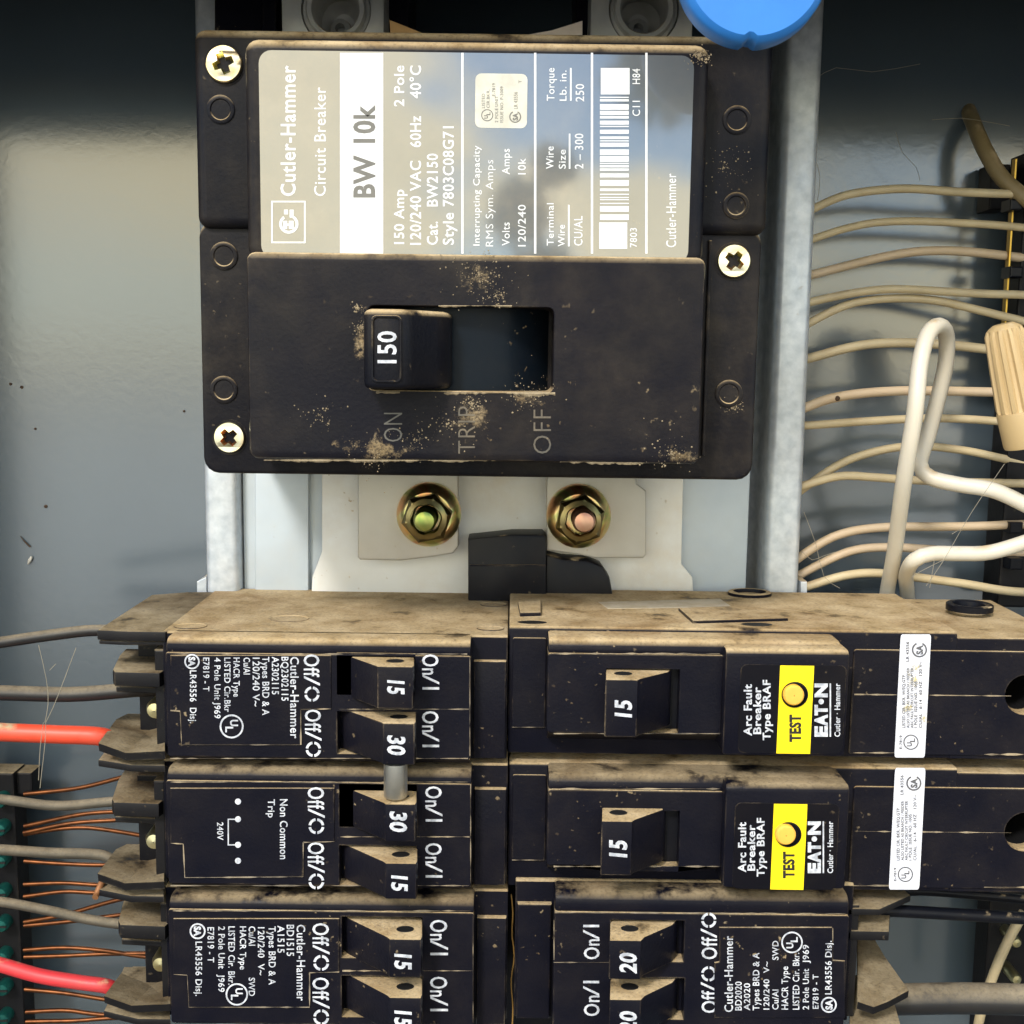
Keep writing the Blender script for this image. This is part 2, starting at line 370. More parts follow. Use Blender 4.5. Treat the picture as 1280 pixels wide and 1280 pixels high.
M['tie'] = surf('zinc_tie_post', (.55, .56, .55), .33, 1., base2=(.40, .41, .40), top=.3, edge=.2, film=.15, speck=.5, vscale=200)
M['hoodin'] = simple('dark_hood_paint', (.018, .020, .024), .6, sc_=30)  # hood colour darkened to deepen the shade and reflection at the top
# grey paint of the enclosure with orange peel
m, t, b = nodes('grey_enclosure_paint'); co = N(t, 'ShaderNodeTexCoord').outputs['Object']
t.links.new(mixc(t, mrange(t, noise(t, co, 30, 5), .3, .7), (.075, .100, .122), (.066, .088, .108)), b.inputs['Base Color'])
b.inputs['Roughness'].default_value = .17; b.inputs['IOR'].default_value = 2.05
bp = N(t, 'ShaderNodeBump'); bp.inputs['Distance'].default_value = .0006; bp.inputs['Strength'].default_value = .030
t.links.new(math_(t, 'ADD', noise(t, co, 420, 2, .5, .6), math_(t, 'MULTIPLY', noise(t, co, 2600, 1), .10)), bp.inputs['Height']); t.links.new(bp.outputs[0], b.inputs['Normal'])
M['enamel'] = m
# ------------------------------------------------------------ setting behind the camera (partly added, seen only as reflections) and the box
YB = 312
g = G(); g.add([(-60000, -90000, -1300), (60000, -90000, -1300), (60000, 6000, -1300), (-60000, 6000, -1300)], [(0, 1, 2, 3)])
mk('ground', g, simple('pale_gravel_ground', (.11, .105, .09), .95, col2=(.085, .08, .07), sc_=20), None, (0, 0, -1300), kind='structure')  # shade near the building is put into this dark ground colour
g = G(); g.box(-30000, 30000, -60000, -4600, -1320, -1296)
mk('driveway', g, simple('grey_concrete', (.52, .55, .58), .9, col2=(.46, .49, .52), sc_=8), None, (0, -4600, -1300), kind='structure')  # unseen pale slab, added to brighten the back panel's lower reflection
g = G(); g.box(-4000, 4000, YB+20, YB+200, -1300, 1500)
mk('building_wall', g, simple('tan_stucco', (.42, .38, .31), .9, col2=(.38, .34, .28), sc_=40, bump=.5), None, (0, YB+20, -1300), kind='structure')  # unseen wall, added to block light from behind the box

enc = thing('panel_enclosure', 'grey painted steel box open at the front behind all the breakers', 'enclosure', (0, YB, -300))
W2 = 170; ZT = 122; ZB = -300; YF = 225
g = G(); g.box(-W2, W2, YB, YB+2, ZB, ZT); mk('back_panel', g, M['enamel'], enc)
for sx in (-1, 1):
    g = G(); g.box(sx*W2, sx*(W2+2), YF, YB+2, ZB, ZT); mk('side_wall', g, M['enamel'], enc)
g = G(); g.box(-W2-2, W2+2, YF, YB+2, ZT, ZT+2); g.box(-W2-2, W2+2, YF-2, YF, 70.5, ZT+2); mk('hood', g, M['hoodin'], enc)  # unseen hood, lip shaped to shade and darken the panel's upper part
g = G(); g.box(-W2-2, W2+2, YF, YB+2, ZB-2, ZB); mk('bottom_wall', g, M['enamel'], enc)

def tree(name, label, cat, base, trunk, blobs, n, seed):
    r_ = random.Random(seed); t_ = thing(name, label, cat, base)
    if trunk: g = G(); g.tube(trunk, [170, 120, 60, 25][:len(trunk)], 10, step=200); mk('trunk', g, M['bark'], t_)
    g = G()
    for cx, cy, cz, R in blobs:
        for _ in range(n):
            d = Vector((r_.gauss(0, 1), r_.gauss(0, 1), r_.gauss(0, 1))).normalized()*R*(r_.random()**.4)*r_.uniform(.75, 1.1)
            c_ = Vector((cx, cy, cz))+d; a = Vector((r_.gauss(0, 1), r_.gauss(0, 1), r_.gauss(0, 1))).normalized(); b_ = a.orthogonal().normalized(); e = r_.uniform(50, 120)
            g.add([c_-a*e, c_+b_*e*.5, c_+a*e, c_-b_*e*.5], [(0, 1, 2, 3)])
    mk('crown', g, M['leaf'], t_, kind='stuff')
M['bark'] = simple('brown_bark', (.10, .07, .05), .9, sc_=8); M['leaf'] = simple('dull_green_leaves', (.055, .075, .03), .7, col2=(.09, .10, .045), sc_=3)
tree('garden_tree', 'leafy tree far behind the camera, mirrored in the top right of the rating label', 'tree', (3600, -12000, -1300),
     [(3600, -12000, -1300), (3500, -12000, 400), (2900, -12000, 2000), (1900, -12000, 3000)], [(1500, -12000, 3000, 620), (2200, -12000, 3500, 800), (3100, -12000, 3100, 900), (2500, -12000, 2500, 500)], 700, 3)
tree('garden_shrub', 'ragged tall shrub behind the camera, mirrored in the middle of the rating label', 'shrub', (300, -13000, -1300),
     [(300, -13000, -1300), (320, -13000, 300), (250, -13000, 1400)], [(300, -13000, 900, 480), (650, -13000, 300, 600), (60, -13000, 1650, 380), (-150, -13000, -400, 700), (420, -13000, 2150, 240)], 330, 5)

# ------------------------------------------------------------ chassis: rails, pan, insulating sheet
ch = thing('mounting_chassis', 'galvanised channel rails with a pale pan between them under the breakers', 'chassis', (0, 290, -150))
def rail(xa, xb, y_top, Yf, groove, side):
    g = G(); z1 = 118; z0 = -200
    # cross section in x,y swept along z
    x0 = P(xa, 680, Yf)[0]; x1 = P(xb, 680, Yf)[0]; xg = P(groove, 680, Yf)[0]
    if side > 0:   # flange on the right, groove on the left of it
        prof = [(x1, YB-2), (x1, Yf+1.5), (x1-.5, Yf+.4), (x1-1.5, Yf), (x0+1.5, Yf), (x0+.5, Yf+.5), (x0, Yf+1.6), (x0-.2, Yf+10), (x0-.8, Yf+13), (x0-1.8, Yf+14.2), (xg+2, Yf+14.5), (xg+.6, Yf+15.5), (xg, Yf+19), (xg, YB-2)]
    else:
        prof = [(x0, YB-2), (x0, Yf+1.5), (x0+.5, Yf+.4), (x0+1.5, Yf), (x1-1.5, Yf), (x1-.5, Yf+.5), (x1, Yf+1.6), (x1+.1, Yf+9), (x1+.5, Yf+10.5), (x1+1.2, Yf+9), (x1+1.8, Yf+8.6), (x1+2.4, Yf+9.4), (xg, Yf+12), (xg, YB-2)]
    g.prism(prof, z0, z1, 0, 'z')
    return mk('rail', g, M['galv'], ch, smooth=50)
rail(958, 1001, 0, 286.5, 937, 1)
rail(256, 297, 0, 286.5, 316, -1)
xa, xb, za, zb = RX(300, 60, 945, 760, 291)
g = G(); g.box(xa, xb, 291, 293, -195, zb-6, .3); mk('pan', g, M['pan'], ch)
g = G(); g.prism(PP([(402, 560), (402, 690), (390, 722), (388, 770), (868, 770), (866, 722), (852, 705), (855, 560)], 288), 288, 289.2, .5); mk('insulating_sheet', g, M['insul'], ch, smooth=40)
g = G(); g.prism(PP([(318, 590), (318, 770), (386, 770), (386, 590)], 289), 289, 291, .8); mk('pan_step', g, M['pan'], ch, smooth=40)
# bright end tab at left of the rail bottom and at right
g = G(); g.prism(PP([(246, 727), (258, 721), (258, 745), (246, 745)], 287), 287, 300, .2); mk('rail_lip', g, M['galv'], ch)
g = G(); g.prism(PP([(1001, 727), (1009, 727), (1009, 750), (1001, 750)], 287), 287, 300, .2); mk('rail_lip', g, M['galv'], ch)

# ------------------------------------------------------------ bus tabs with flange nuts
def bus(label, poly, c, stud, studmat, a0):
    t_ = thing('bus_tab', label, 'bus tab', (*((P(*c, 280)[0]), 284), P(*c, 280)[1]), 'bus tabs under the main breaker')
    g = G(); g.prism(PP(poly, 281), 281, 284, .5, seg=3); mk('plate', g, M['tab'], t_, smooth=40)
    x, z = P(*c, 277); s = 277/FPX
    g = G(); g.lathe(x, z, [(41*s, 281), (41*s, 279.2), (40*s, 278.4), (33*s, 276.6), (30*s, 276.2)], 48, cap1=True); mk('flange', g, M['bolt'], t_, smooth=35)
    r = 32*s
    g = G(); g.lathe(x, z, [(r, 277), (r, 272.4)], 6, a0); g.lathe(x, z, [(r*1.0, 272.41), (r*.84, 271.3)], 6, a0); g.lathe(x, z, [(r*.84, 271.3), (r*.66, 271.0), (r*.60, 271.6), (r*.60, 276)], 6, a0)
    mk('hex_nut', g, M['boltdark'], t_)
    g = G(); g.lathe(x, z, [(r*.85*.93, 271.25), (r*.62, 270.9), (r*.56, 271.5), (r*.55, 274)], 32); mk('nut_collar', g, M['boltdark'], t_, smooth=40)
    sx, sz = P(*stud, 269); q = 268/FPX
    g = G(); prof = []
    for k in range(7):
        prof += [(15*q, 277-k*1.2), (13.4*q, 276.4-k*1.2)]
    prof += [(14*q, 268.7), (12*q, 268), (6*q, 267.7)]
    g.lathe(sx, sz, prof, 24, cap1=True); mk('stud', g, studmat, t_, smooth=30)
bus('pale metal bus tab with green stud end, left of the black insulator block', [(447, 590), (573, 590), (573, 683), (566, 692), (535, 697), (500, 701), (450, 700), (447, 697)], (535, 645), (531, 651), M['studgreen'], .2)
bus('pale metal bus tab with copper pink stud end, right of the black insulator block', [(683, 590), (796, 590), (796, 605), (808, 614), (808, 694), (804, 698), (745, 698), (720, 693), (683, 688)], (724, 647), (730, 652), M['studpink'], .35)
x, z = P(667, 700, 280)
t_ = thing('insulator_block', 'smooth black plastic block between the two bolted bus tabs', 'insulator', (x, 286, z))
g = G(); g.prism(PP([(585, 674), (640, 668), (679, 668), (683, 672), (683, 800), (585, 800)], 279), 279, 290, .6); mk('block', g, M['cleanblack'], t_, smooth=40)
g = G(); g.prism(PP([(683, 694), (703, 699), (735, 701), (752, 708), (762, 722), (766, 742), (766, 800), (680, 800)], 280), 280, 289, .8); mk('skirt', g, M['cleanblack'], t_, smooth=40)
g = G(); g.prism(PP([(587, 706), (682, 706), (682, 708), (587, 708)], 278.7), 278.7, 279.4, 0); mk('seam', g, M['black'], t_)

# ------------------------------------------------------------ main breaker
x, z = P(600, 597, 260)
mb = thing('main_breaker', 'large dusty black two pole breaker with grey rating label and 150 toggle', 'circuit breaker', (x, 285, z))
YE = 237
g = G(); xa, xb, za, zb = RX(251, 280, 947, 596, 239); g.prism(rr(xa, xb, za, zb, 3.2), 239, 284, .8, seg=3); mk('base', g, M['blackmain'], mb, smooth=40)
g = G(); xa, xb, za, zb = RX(243, 39, 964, 289, YE); g.prism(rr(xa, xb, za, zb, 2.2), YE, 284, 2.1, seg=5); mk('terminal_cover', g, M['blackmain'], mb, smooth=40)
g = G(); xa, xb, za, zb = RX(306, 50, 884, 330, 229); g.prism(rr(xa, xb, za, zb, 2.6), 229, 238, 2.1, seg=5); mk('label_housing', g, M['blackmain'], mb, smooth=40)
def local(px, py, Y): a = P(px, py, Y); return ((a[0]-mb['_o'][0])*K, (a[1]-mb['_o'][2])*K)
ST = [(*local(px, py, 226), a*226/FPX*K, b_*226/FPX*K, am) for px, py, a, b_, am in ((452, 420, 16, 60, .8), (470, 560, 85, 30, .6), (590, 520, 55, 45, .6), (600, 345, 60, 40, .45), (660, 500, 50, 20, .5), (850, 570, 60, 20, .5))]
M['coverm'] = surf('stained_black_cover', (.007, .007, .012), **BMK, stains=ST)
# recessed right edge step
g = G(); xa, xb, za, zb = RX(882, 300, 886, 570, 238); g.box(xa, xb, 238.2, 240, za, zb, .2); mk('edge_rib', g, M['blackmain'], mb)
YC = 226
xa, xb, za, zb = RX(309, 318, 879, 577, YC)
hx0, hx1, hz0, hz1 = RX(460, 383, 692, 489, YC)
g = G(); g.plate(rr(xa, xb, za, zb, 1.7), [rr(hx0, hx1, hz0, hz1, 1.2)], YC, 239, 1.0, hb=.15); mk('handle_cover', g, M['coverm'], mb, smooth=35)
# curved barrel behind the slot
g = G(); pr = []
for k in range(17):
    t = math.radians(-62+124*k/16); pr.append((P(575, 430, 232)[0]+21*math.sin(t), 250-20*math.cos(t)))
g.prism(pr, hz0-.5, hz1+.5, 0, 'z'); mk('barrel', g, M['barrel'], mb, smooth=60)
# toggle
g = G(); zt0 = P(510, 486, 220)[1]; zt1 = P(510, 388, 220)[1]
X = lambda px, Y: P(px, 435, Y)[0]
pf = [(X(470, 232), 234), (X(456, 222), 226), (X(454.5, 218), 218.5), (X(457, 214.6), 215), (X(463, 214), 214.2), (X(500, 214), 214.3), (X(508, 214.6), 214.8), (X(516, 216), 216.4), (X(545, 221.5), 221.5), (X(560, 224), 224.5), (X(565, 229), 229), (X(560, 234), 234)]
g.prism(pf, zt0, zt1, 1.1, 'z', 1.1, seg=3); tg = mk('toggle', g, M['blackmain'], mb, smooth=50)
g = G(); a, b_, c, d = RX(464, 394, 502, 478, 214); g.plate(rr(a, b_, c, d, 1.), [rr(a+.35, b_-.35, c+.35, d-.35, .8)], 213.9, 214.5, .1); mk('raised_frame', g, M['blackmain'], tg)
g = G(); text(g, '150', (471, 414, 495, 454), 'up', 214.1, .02); mk('lettering', g, M['white'], tg)
# raised words
g = G()
for s, r in (('ON', (478, 516, 503, 552)), ('TRIP', (571, 508, 594, 567)), ('OFF', (665, 512, 689, 567))):
    text(g, s, r, 'up', YC-.14, -.010)
g2 = G()
n = len(g.v); g2.add(g.v, g.f); 
mk('raised_lettering', g2, M['embp'], mb)
# knock-out discs
for i, (px, py, r, Y) in enumerate(((276, 137, 17, YE), (280, 320, 17, 239), (280, 487, 17, 239), (921, 150, 17, YE), (920, 257, 16, YE), (911, 492, 17, 239))):
    x, z = P(px, py, Y); s = Y/FPX
    g = G(); g.lathe(x, z, [(r*s, Y+.1), (r*s, Y-.25), (r*s-.15, Y-.35), (r*s-.7, Y-.35), (r*s-.9, Y-.1)], 32); g.lathe(x, z, [(r*s-.9, Y-.1), (.4, Y-.12)], 32, cap1=True)
    mk('plug_disc', g, M['blackmain'], mb, smooth=35)
# phillips screws
def screw(px, py, r, Y, rot, par):
    x, z = P(px, py, Y-1); s = (Y-1)/FPX; R = r*s
    g = G(); g.lathe(x, z, [(R*1.14, Y-.05), (R*1.14, Y-.12), (R*1.02, Y-.06)], 36); sk = mk('seat_ring', g, M['blackmain'], par, smooth=30)
    a = R*.19; L = R*.58; cr = []
    for k in range(4):
        t = rot+k*math.pi/2; ct, st = math.cos(t), math.sin(t)
        for u, v in ((a*1.25, -a*1.25), (L, -a), (L, a)):
            if u == a*1.25: cr.append((x+u*ct-v*st, z+u*st+v*ct))
            else: cr.append((x+u*ct-v*st, z+u*st+v*ct))
    g = G(); o = circ(x, z, R*.94, 36)
    tri = tessellate_polygon([[Vector((*q, 0)) for q in o], [Vector((*q, 0)) for q in cr]]); al = o+cr
    def dome(q): 
        d = math.hypot(q[0]-x, q[1]-z)/R; return Y-1.25+.35*d*d
    g.add([(q[0], dome(q), q[1]) for q in al], [tuple(t) for t in tri])
    g.loft([[(q[0], dome(q), q[1]) for q in o], [(q[0], Y-.7, q[1]) for q in circ(x, z, R, 36)], [(q[0], Y+.2, q[1]) for q in circ(x, z, R, 36)]], False, False)
    sw = mk('screw', g, M['zinc'], par, smooth=40)
    g = G(); ins = [((q[0]-x)*.55+x, (q[1]-z)*.55+z) for q in cr]
    g.loft([[(q[0], dome(q), q[1]) for q in cr], [(q[0], Y+.5, q[1]) for q in ins]], False, True)
    mk('cross_recess', g, M['bolt'], sw)
screw(279, 79, 22, YE, .38, mb); screw(918, 326, 20.5, 239, .95, mb); screw(286, 547, 19.5, 239, .72, mb)

# rating label
YL = 228.9
xa, xb, za, zb = RX(325, 66, 864, 326, YL)
g = G(); g.prism(rr(xa, xb, za, zb, 2.4, 6), YL, YL+.2, 0); lb = mk('rating_label', g, M['foil'], mb)
g = G(); bar(g, 425, 66, 479, 317, YL-.03); mk('white_band', g, M['silverp'], lb)
Y1 = YL-.04
g = G()
T = lambda s, x0, y0, x1, y1, b=0.0, sh=0.: text(g, s, (x0, y0, x1, y1), 'up', Y1, b+.004*(x1-x0 > 8), sh)
T('Cutler-Hammer', 350, 82, 369, 245, .012); T('Circuit Breaker', 392, 109, 407, 245)
T('150 Amp', 492, 237, 505, 305, .01); T('2 Pole', 492, 82, 505, 133, .01)
T('120/240 VAC', 512, 201, 526, 306, .01); T('60Hz', 512, 145, 526, 184, .01); T('40°C', 512, 82, 526, 123, .01)
T('Cat.', 533, 277, 547, 306, .01); T('BW2150', 533, 192, 547, 258, .01)
T('Style', 553, 266, 567, 306, .01); T('7803C08G71', 553, 158, 567, 258, .01)
T('Interrupting Capacity', 591, 182, 599.5, 307); T('RMS Sym. Amps', 606.5, 200, 616.5, 308, -.012)
T('Volts', 627, 278, 637, 307); T('Amps', 627, 186, 637, 218); T('120/240', 647, 256, 657, 308); T('10k', 647, 198, 657, 218)
T('Terminal', 683, 254, 692, 307); T('Wire', 697, 281, 706, 308); T('CU/AL', 717, 270, 728, 307)
T('Wire', 682, 183, 692, 211); T('Size', 698, 187, 707, 211); T('2 – 300', 718, 167, 729, 211)
T('Torque', 683, 85, 693, 126); T('Lb. in.', 699, 88, 708, 126); T('250', 719, 105, 730, 127)
for x0, ya, yb in ((711, 256, 308), (712, 167, 211), (713.5, 85, 126)): bar(g, x0-1, ya, x0+1, yb, Y1)
for x0 in (578, 669, 740, 808): bar(g, x0-1.4, 66, x0+1.4, 317, Y1)
T('H84', 790, 86, 800, 105); T('C11', 790, 126, 800, 145); T('7803', 787, 285, 796, 309); T('Cutler-Hammer', 832, 217, 845, 309)
for a, b_, c, d in ((339, 251, 382, 253), (339, 302, 382, 304), (339, 253, 341, 302), (380, 253, 382, 302)): bar(g, a, b_, c, d, Y1)
ring(g, 361, 280, 8.5, 12, Y1, a=(-235, 55)); bar(g, 354, 276, 359, 286, Y1); bar(g, 361, 276, 367, 286, Y1); bar(g, 359, 279.5, 361, 282, Y1); bar(g, 362, 262, 367, 272, Y1); bar(g, 355, 262, 360, 268, Y1)
# barcode
bar(g, 751, 85, 787, 118, Y1); bar(g, 749, 278, 784, 311, Y1)
rb = random.Random(3); y = 121
while y < 276:
    hh = rb.choice((1.2, 1.4, 2.8, 3.2, 5, 7)); bar(g, 750, y, 786, min(y+hh, 276.5), Y1); y += hh+rb.choice((1.4, 1.6, 2.6, 3.4))
mk('lettering', g, M['silverp'], lb)
g = G(); text(g, 'BW 10k', (441, 131, 468, 247), 'up', Y1-.01, .03); mk('bold_lettering', g, M['greyp'], lb)
g = G(); g.sheet(rr(*RX(594, 92, 659, 160, YL-.05), 1.1), YL-.05); mk('approval_sticker', g, M['cream'], lb)
g = G(); Y1 = YL-.07
ul(g, 609, 144, 7.5, 'up', Y1); csa(g, 644, 146, 7.5, 'up', Y1)
T('LISTED', 602, 117, 606, 135); T('CIR.BKR.', 608, 112, 612, 135); T('2 POLE UNIT', 618.5, 120, 622.5, 153); T('ISSUE NO. P-3009', 625, 108, 629, 153); T('E-7819', 615, 104, 619, 120); T('LR 43556', 642, 115, 647, 136); T('T', 648, 100, 652, 104)
mk('approval_lettering', g, M['greyp'], lb)

# ------------------------------------------------------------ lugs and paper at the top
def lug(xl, xr, cx, cy, label):
    xm, zm = P((xl+xr)/2, 20, 262)
    t_ = thing('terminal_lug', label, 'terminal lug', (xm, 285, zm), 'terminal lugs above the main breaker')
    a = P(xl, 20, 258)[0]; b_ = P(xr, 20, 258)[0]; z0 = P(400, 75, 258)[1]; x, z = P(cx, cy, 258); s = 258/FPX
    g = G(); g.plate(rr(a, b_, z0, z0+30, .5), [circ(x, z, 42*s, 40)], 258, 284, .4); mk('block', g, M['dullal'], t_, smooth=30)
    g = G(); g.lathe(x, z, [(42*s, 259.4), (40*s, 258.6), (36*s, 258.8)], 40); g.lathe(x, z, [(37*s, 262), (36*s, 257.6), (34*s, 257), (29*s, 257.2), (27*s, 258), (26*s, 268), (15*s, 270), (7*s, 270.5)], 40)
    mk('collar', g, M['dullal'], t_, smooth=35)
    g = G(); g.lathe(x-2*s, z-9*s, [(14*s, 269), (12*s, 266.5), (6*s, 266), (5.5*s, 269)], 24); g.lathe(x, z, [(26*s, 270), (0.1, 270.2)], 24); mk('lug_screw', g, M['dullal'], t_, smooth=35)
lug(352, 480, 420, 12, 'dull metal lug with round socket above the breaker, left one')
lug(738, 866, 805, 12, 'dull metal lug with round socket above the breaker, beside the blue cap')
g = G(); g.prism(PP([(268, -40), (352, -40), (352, 60), (268, 60)], 276), 276, 286, .3); g.prism(PP([(328, -40), (345, -40), (345, 60), (328, 60)], 270), 270, 276, .3)
solo('barrier_fin', g, M['black'], 'black plastic barrier fin left of the left lug', 'barrier', (0, 280, 80))
g = G(); g.prism(PP([(484, -40), (511, -40), (511, 60), (484, 60)], 268), 268, 286, .3)
solo('center_barrier', g, M['black'], 'black plastic barrier fin just right of the left lug', 'barrier', (0, 280, 80))
g = G(); g.prism(PP([(720, -40), (740, -40), (740, 60), (720, 60)], 268), 268, 286, .3)
solo('center_barrier', g, M['black'], 'black plastic barrier fin just left of the right lug', 'barrier', (0, 280, 80))
g = G(); g.prism(PP([(487, 25), (530, 42), (530, 60), (489, 60)], 250), 250, 250.5, 0); solo('paper_scrap', g, M['fish'], 'brown fibre paper corner poking up beside the left lug', 'paper', (*([P(505, 40, 250)[0], 250]), P(505, 40, 250)[1]))
g = G(); g.prism(PP([(728, 26), (728, 60), (640, 60), (655, 44), (690, 38)], 250), 250, 250.5, 0); solo('paper_scrap', g, M['fishw'], 'pale curled fibre paper strip left of the right lug', 'paper', (*([P(690, 40, 250)[0], 250]), P(690, 40, 250)[1]))
# blue cap
x, z = P(944, -44, 200); s = 200/FPX
g = G(); R = 91*s
def capring(r, y):
    o = []
    for k in range(96):
        t = 2*math.pi*k/96; rr_ = r
        d = (t-math.radians(268)); rr_ -= 0.9*math.exp(-(d/.055)**2)*(1 if y < 205 else .6)
        o.append((x+rr_*math.cos(t), y, z+rr_*math.sin(t)))
    return o
g.loft([capring(.5, 199.2), capring(R*.5, 199.2), capring(R*.9, 199.3), capring(R*.965, 199.9), capring(R*.99, 200.6), capring(R, 204), capring(R*.97, 204.6)], True, True)
solo('blue_cap', g, M['blue'], 'bright blue round plastic cap cut off by the top edge', 'cap', (x, 210, z), smooth=35)
# ------------------------------------------------------------ branch breakers
def seam(g, x0, y0, x1, y1, Y, wd=1.4):
    n = max(2, int(math.hypot(x1-x0, y1-y0)/9)); dx = (y1-y0); dy = -(x1-x0); L = math.hypot(dx, dy); dx /= L; dy /= L
    A = []; B = []
    for k in range(n+1):
        t = k/n; cx = x0+(x1-x0)*t; cy = y0+(y1-y0)*t; h = wd*max(.04, random.uniform(-.25, .62))
        q = P(cx+dx*h, cy+dy*h, Y); A.append((q[0], Y, q[1])); q = P(cx-dx*h, cy-dy*h, Y); B.append((q[0], Y, q[1]))
    g.add(A+B, [(k, k+1, n+2+k, n+1+k) for k in range(n)])
def off_on(g, s, rect, o, Y):
    """stencil style 'Off/O' or 'On/I' with a big broken ring for the O"""
    x0, y0, x1, y1 = rect; w_ = x1-x0
    if s == 'On/I':
        L = y1-y0; q = lambda a, b: (y0+L*a, y0+L*b) if o == 'dn' else (y1-L*b, y1-L*a)
        a, b = q(0, .58); text(g, 'On', (x0, a, x1, b), o, Y, .012)
        a, b = q(.60, .82); slash(g, x0, a, x1, b, o, Y)
        a, b = q(.93, 1.); bar(g, x0, a, x1, b, Y)
    else:
        L = y1-y0; q = lambda a, b: (y0+L*a, y0+L*b) if o == 'dn' else (y1-L*b, y1-L*a)
        a, b = q(0, .48); text(g, 'Off', (x0, a, x1, b), o, Y, .012)
        a, b = q(.48, .64); slash(g, x0, a, x1, b, o, Y)
        a, b = q(.68, 1.); cy = (a+b)/2; cx = (x0+x1)/2; r = max(9.5, w_*.47)
        for k in range(4): ring(g, cx, cy, r-3.2, r, Y, 8, (k*90+8, k*90+82))
def slash(g, x0, a, x1, b, o, Y):
    h = 1.5
    if o == 'dn': pts = [(x0, a-h), (x0, a+h), (x1, b+h), (x1, b-h)]
    else: pts = [(x1, b-h), (x1, b+h), (x0, a+h), (x0, a-h)]
    g.sheet(PP(pts, Y), Y)

YD = 237
def deck_profile(zt, zb, yf, yb, rt, rb_=.6):
    p = [(yb, zb), (yb, zt)]
    for k in range(6):
        t = math.radians(90*k/5); p.append((yf+rt-rt*math.sin(t), zt-rt+rt*math.cos(t)))
    for k in range(3):
        t = math.radians(90*k/2); p.append((yf+rb_-rb_*math.cos(t), zb+rb_-rb_*math.sin(t)))
    return p
def handle(par, xs, Ys, ytop, ybot, Yf, txt, trect, o, hole, m=None):
    """toggle as a prism along z: xs/Ys its plan, ytop..ybot its front face"""
    zt = P(xs[len(xs)//2], ytop, Yf)[1]; zb = P(xs[len(xs)//2], ybot, Yf)[1]
    g = G(); g.prism([(P(a, ytop, b)[0], b) for a, b in zip(xs, Ys)], zb, zt, .35, 'z', .35)
    h = mk('handle', g, M['black'], par, smooth=40)
    if hole:
        x, z = P(hole[0], hole[1], hole[2]); 
        g = G(); n = 16; rx = 1.5; ry = 1.5
        yy = hole[2]
        g.loft([[(x+r*math.cos(2*math.pi*k/n), yy+r*.75*math.sin(2*math.pi*k/n), zt+dz) for k in range(n)] for r, dz in ((1.9, .02), (1.75, .1), (1.55, .03))], False, False)
        g.loft([[(x+1.55*math.cos(2*math.pi*k/n), yy+1.55*.75*math.sin(2*math.pi*k/n), zt+.03) for k in range(n)]]+[[(x+.3*math.cos(2*math.pi*k/n), yy+.3*math.sin(2*math.pi*k/n), zt+.035) for k in range(n)]], False, True)
        mk('pin_hole', g, M['pit'], h)
    g = G(); text(g, txt, trect, o, Yf-.04, .035, .12); mk('lettering', g, M['white'], h)
    return h
M['pit'] = simple('bare_black_hole', (.006, .006, .007), .6)

def ear(par, xy, ytop, Yref, th, m=None, name='clamp_ear', drop=None, dropY=None):
    """horizontal slab: xy = [(px, Y)] outline, top at picture row ytop on plane Yref"""
    zt = P(160, ytop, Yref)[1]
    g = G(); g.prism([(P(a, ytop, b)[0], b) for a, b in xy], zt-th, zt, .3, 'z', .3)
    return mk(name, g, M['ear'], par, smooth=40)
def funnel(par, px0, px1, tip, ytop, ybot, sgn=1):
    """flared wire guide: dusty top sheet creased down the middle, thick lip in front, open underneath"""
    g = G()
    def V(px, py, Y): q = P(px, py, Y); return (q[0], Y, q[1])
    # top sheet: back edge high, front lip low
    a = [V(px1, ytop, 262), V(px0+(px1-px0)*.42, ytop, 262), V(px0+(px1-px0)*.15, ytop+12, 257)]
    top = [V(px1, ytop, 264), V(px0+(px1-px0)*.45, ytop-1, 264), V(px0+(px1-px0)*.28, ytop+6, 260), V(tip, ybot-8, 240), V(px0+(px1-px0)*.42, ybot+4, 238), V(px1, ybot+2, 238)]
    mid = V(px0+(px1-px0)*.72, ytop+24, 253)
    g.add(top+[mid], [(0, 1, 6), (1, 2, 6), (2, 3, 6), (3, 4, 6), (4, 5, 6), (5, 0, 6)])
    bot = [(x_, y_+.3, z_-1.8) for x_, y_, z_ in top]
    g.add(top+bot, [(i, i+1, 7+i, 6+i) for i in range(5)]); g.add(bot, [(0, 1, 2, 3, 4, 5)])
    return mk('wire_guide', g, M['ear'], par)

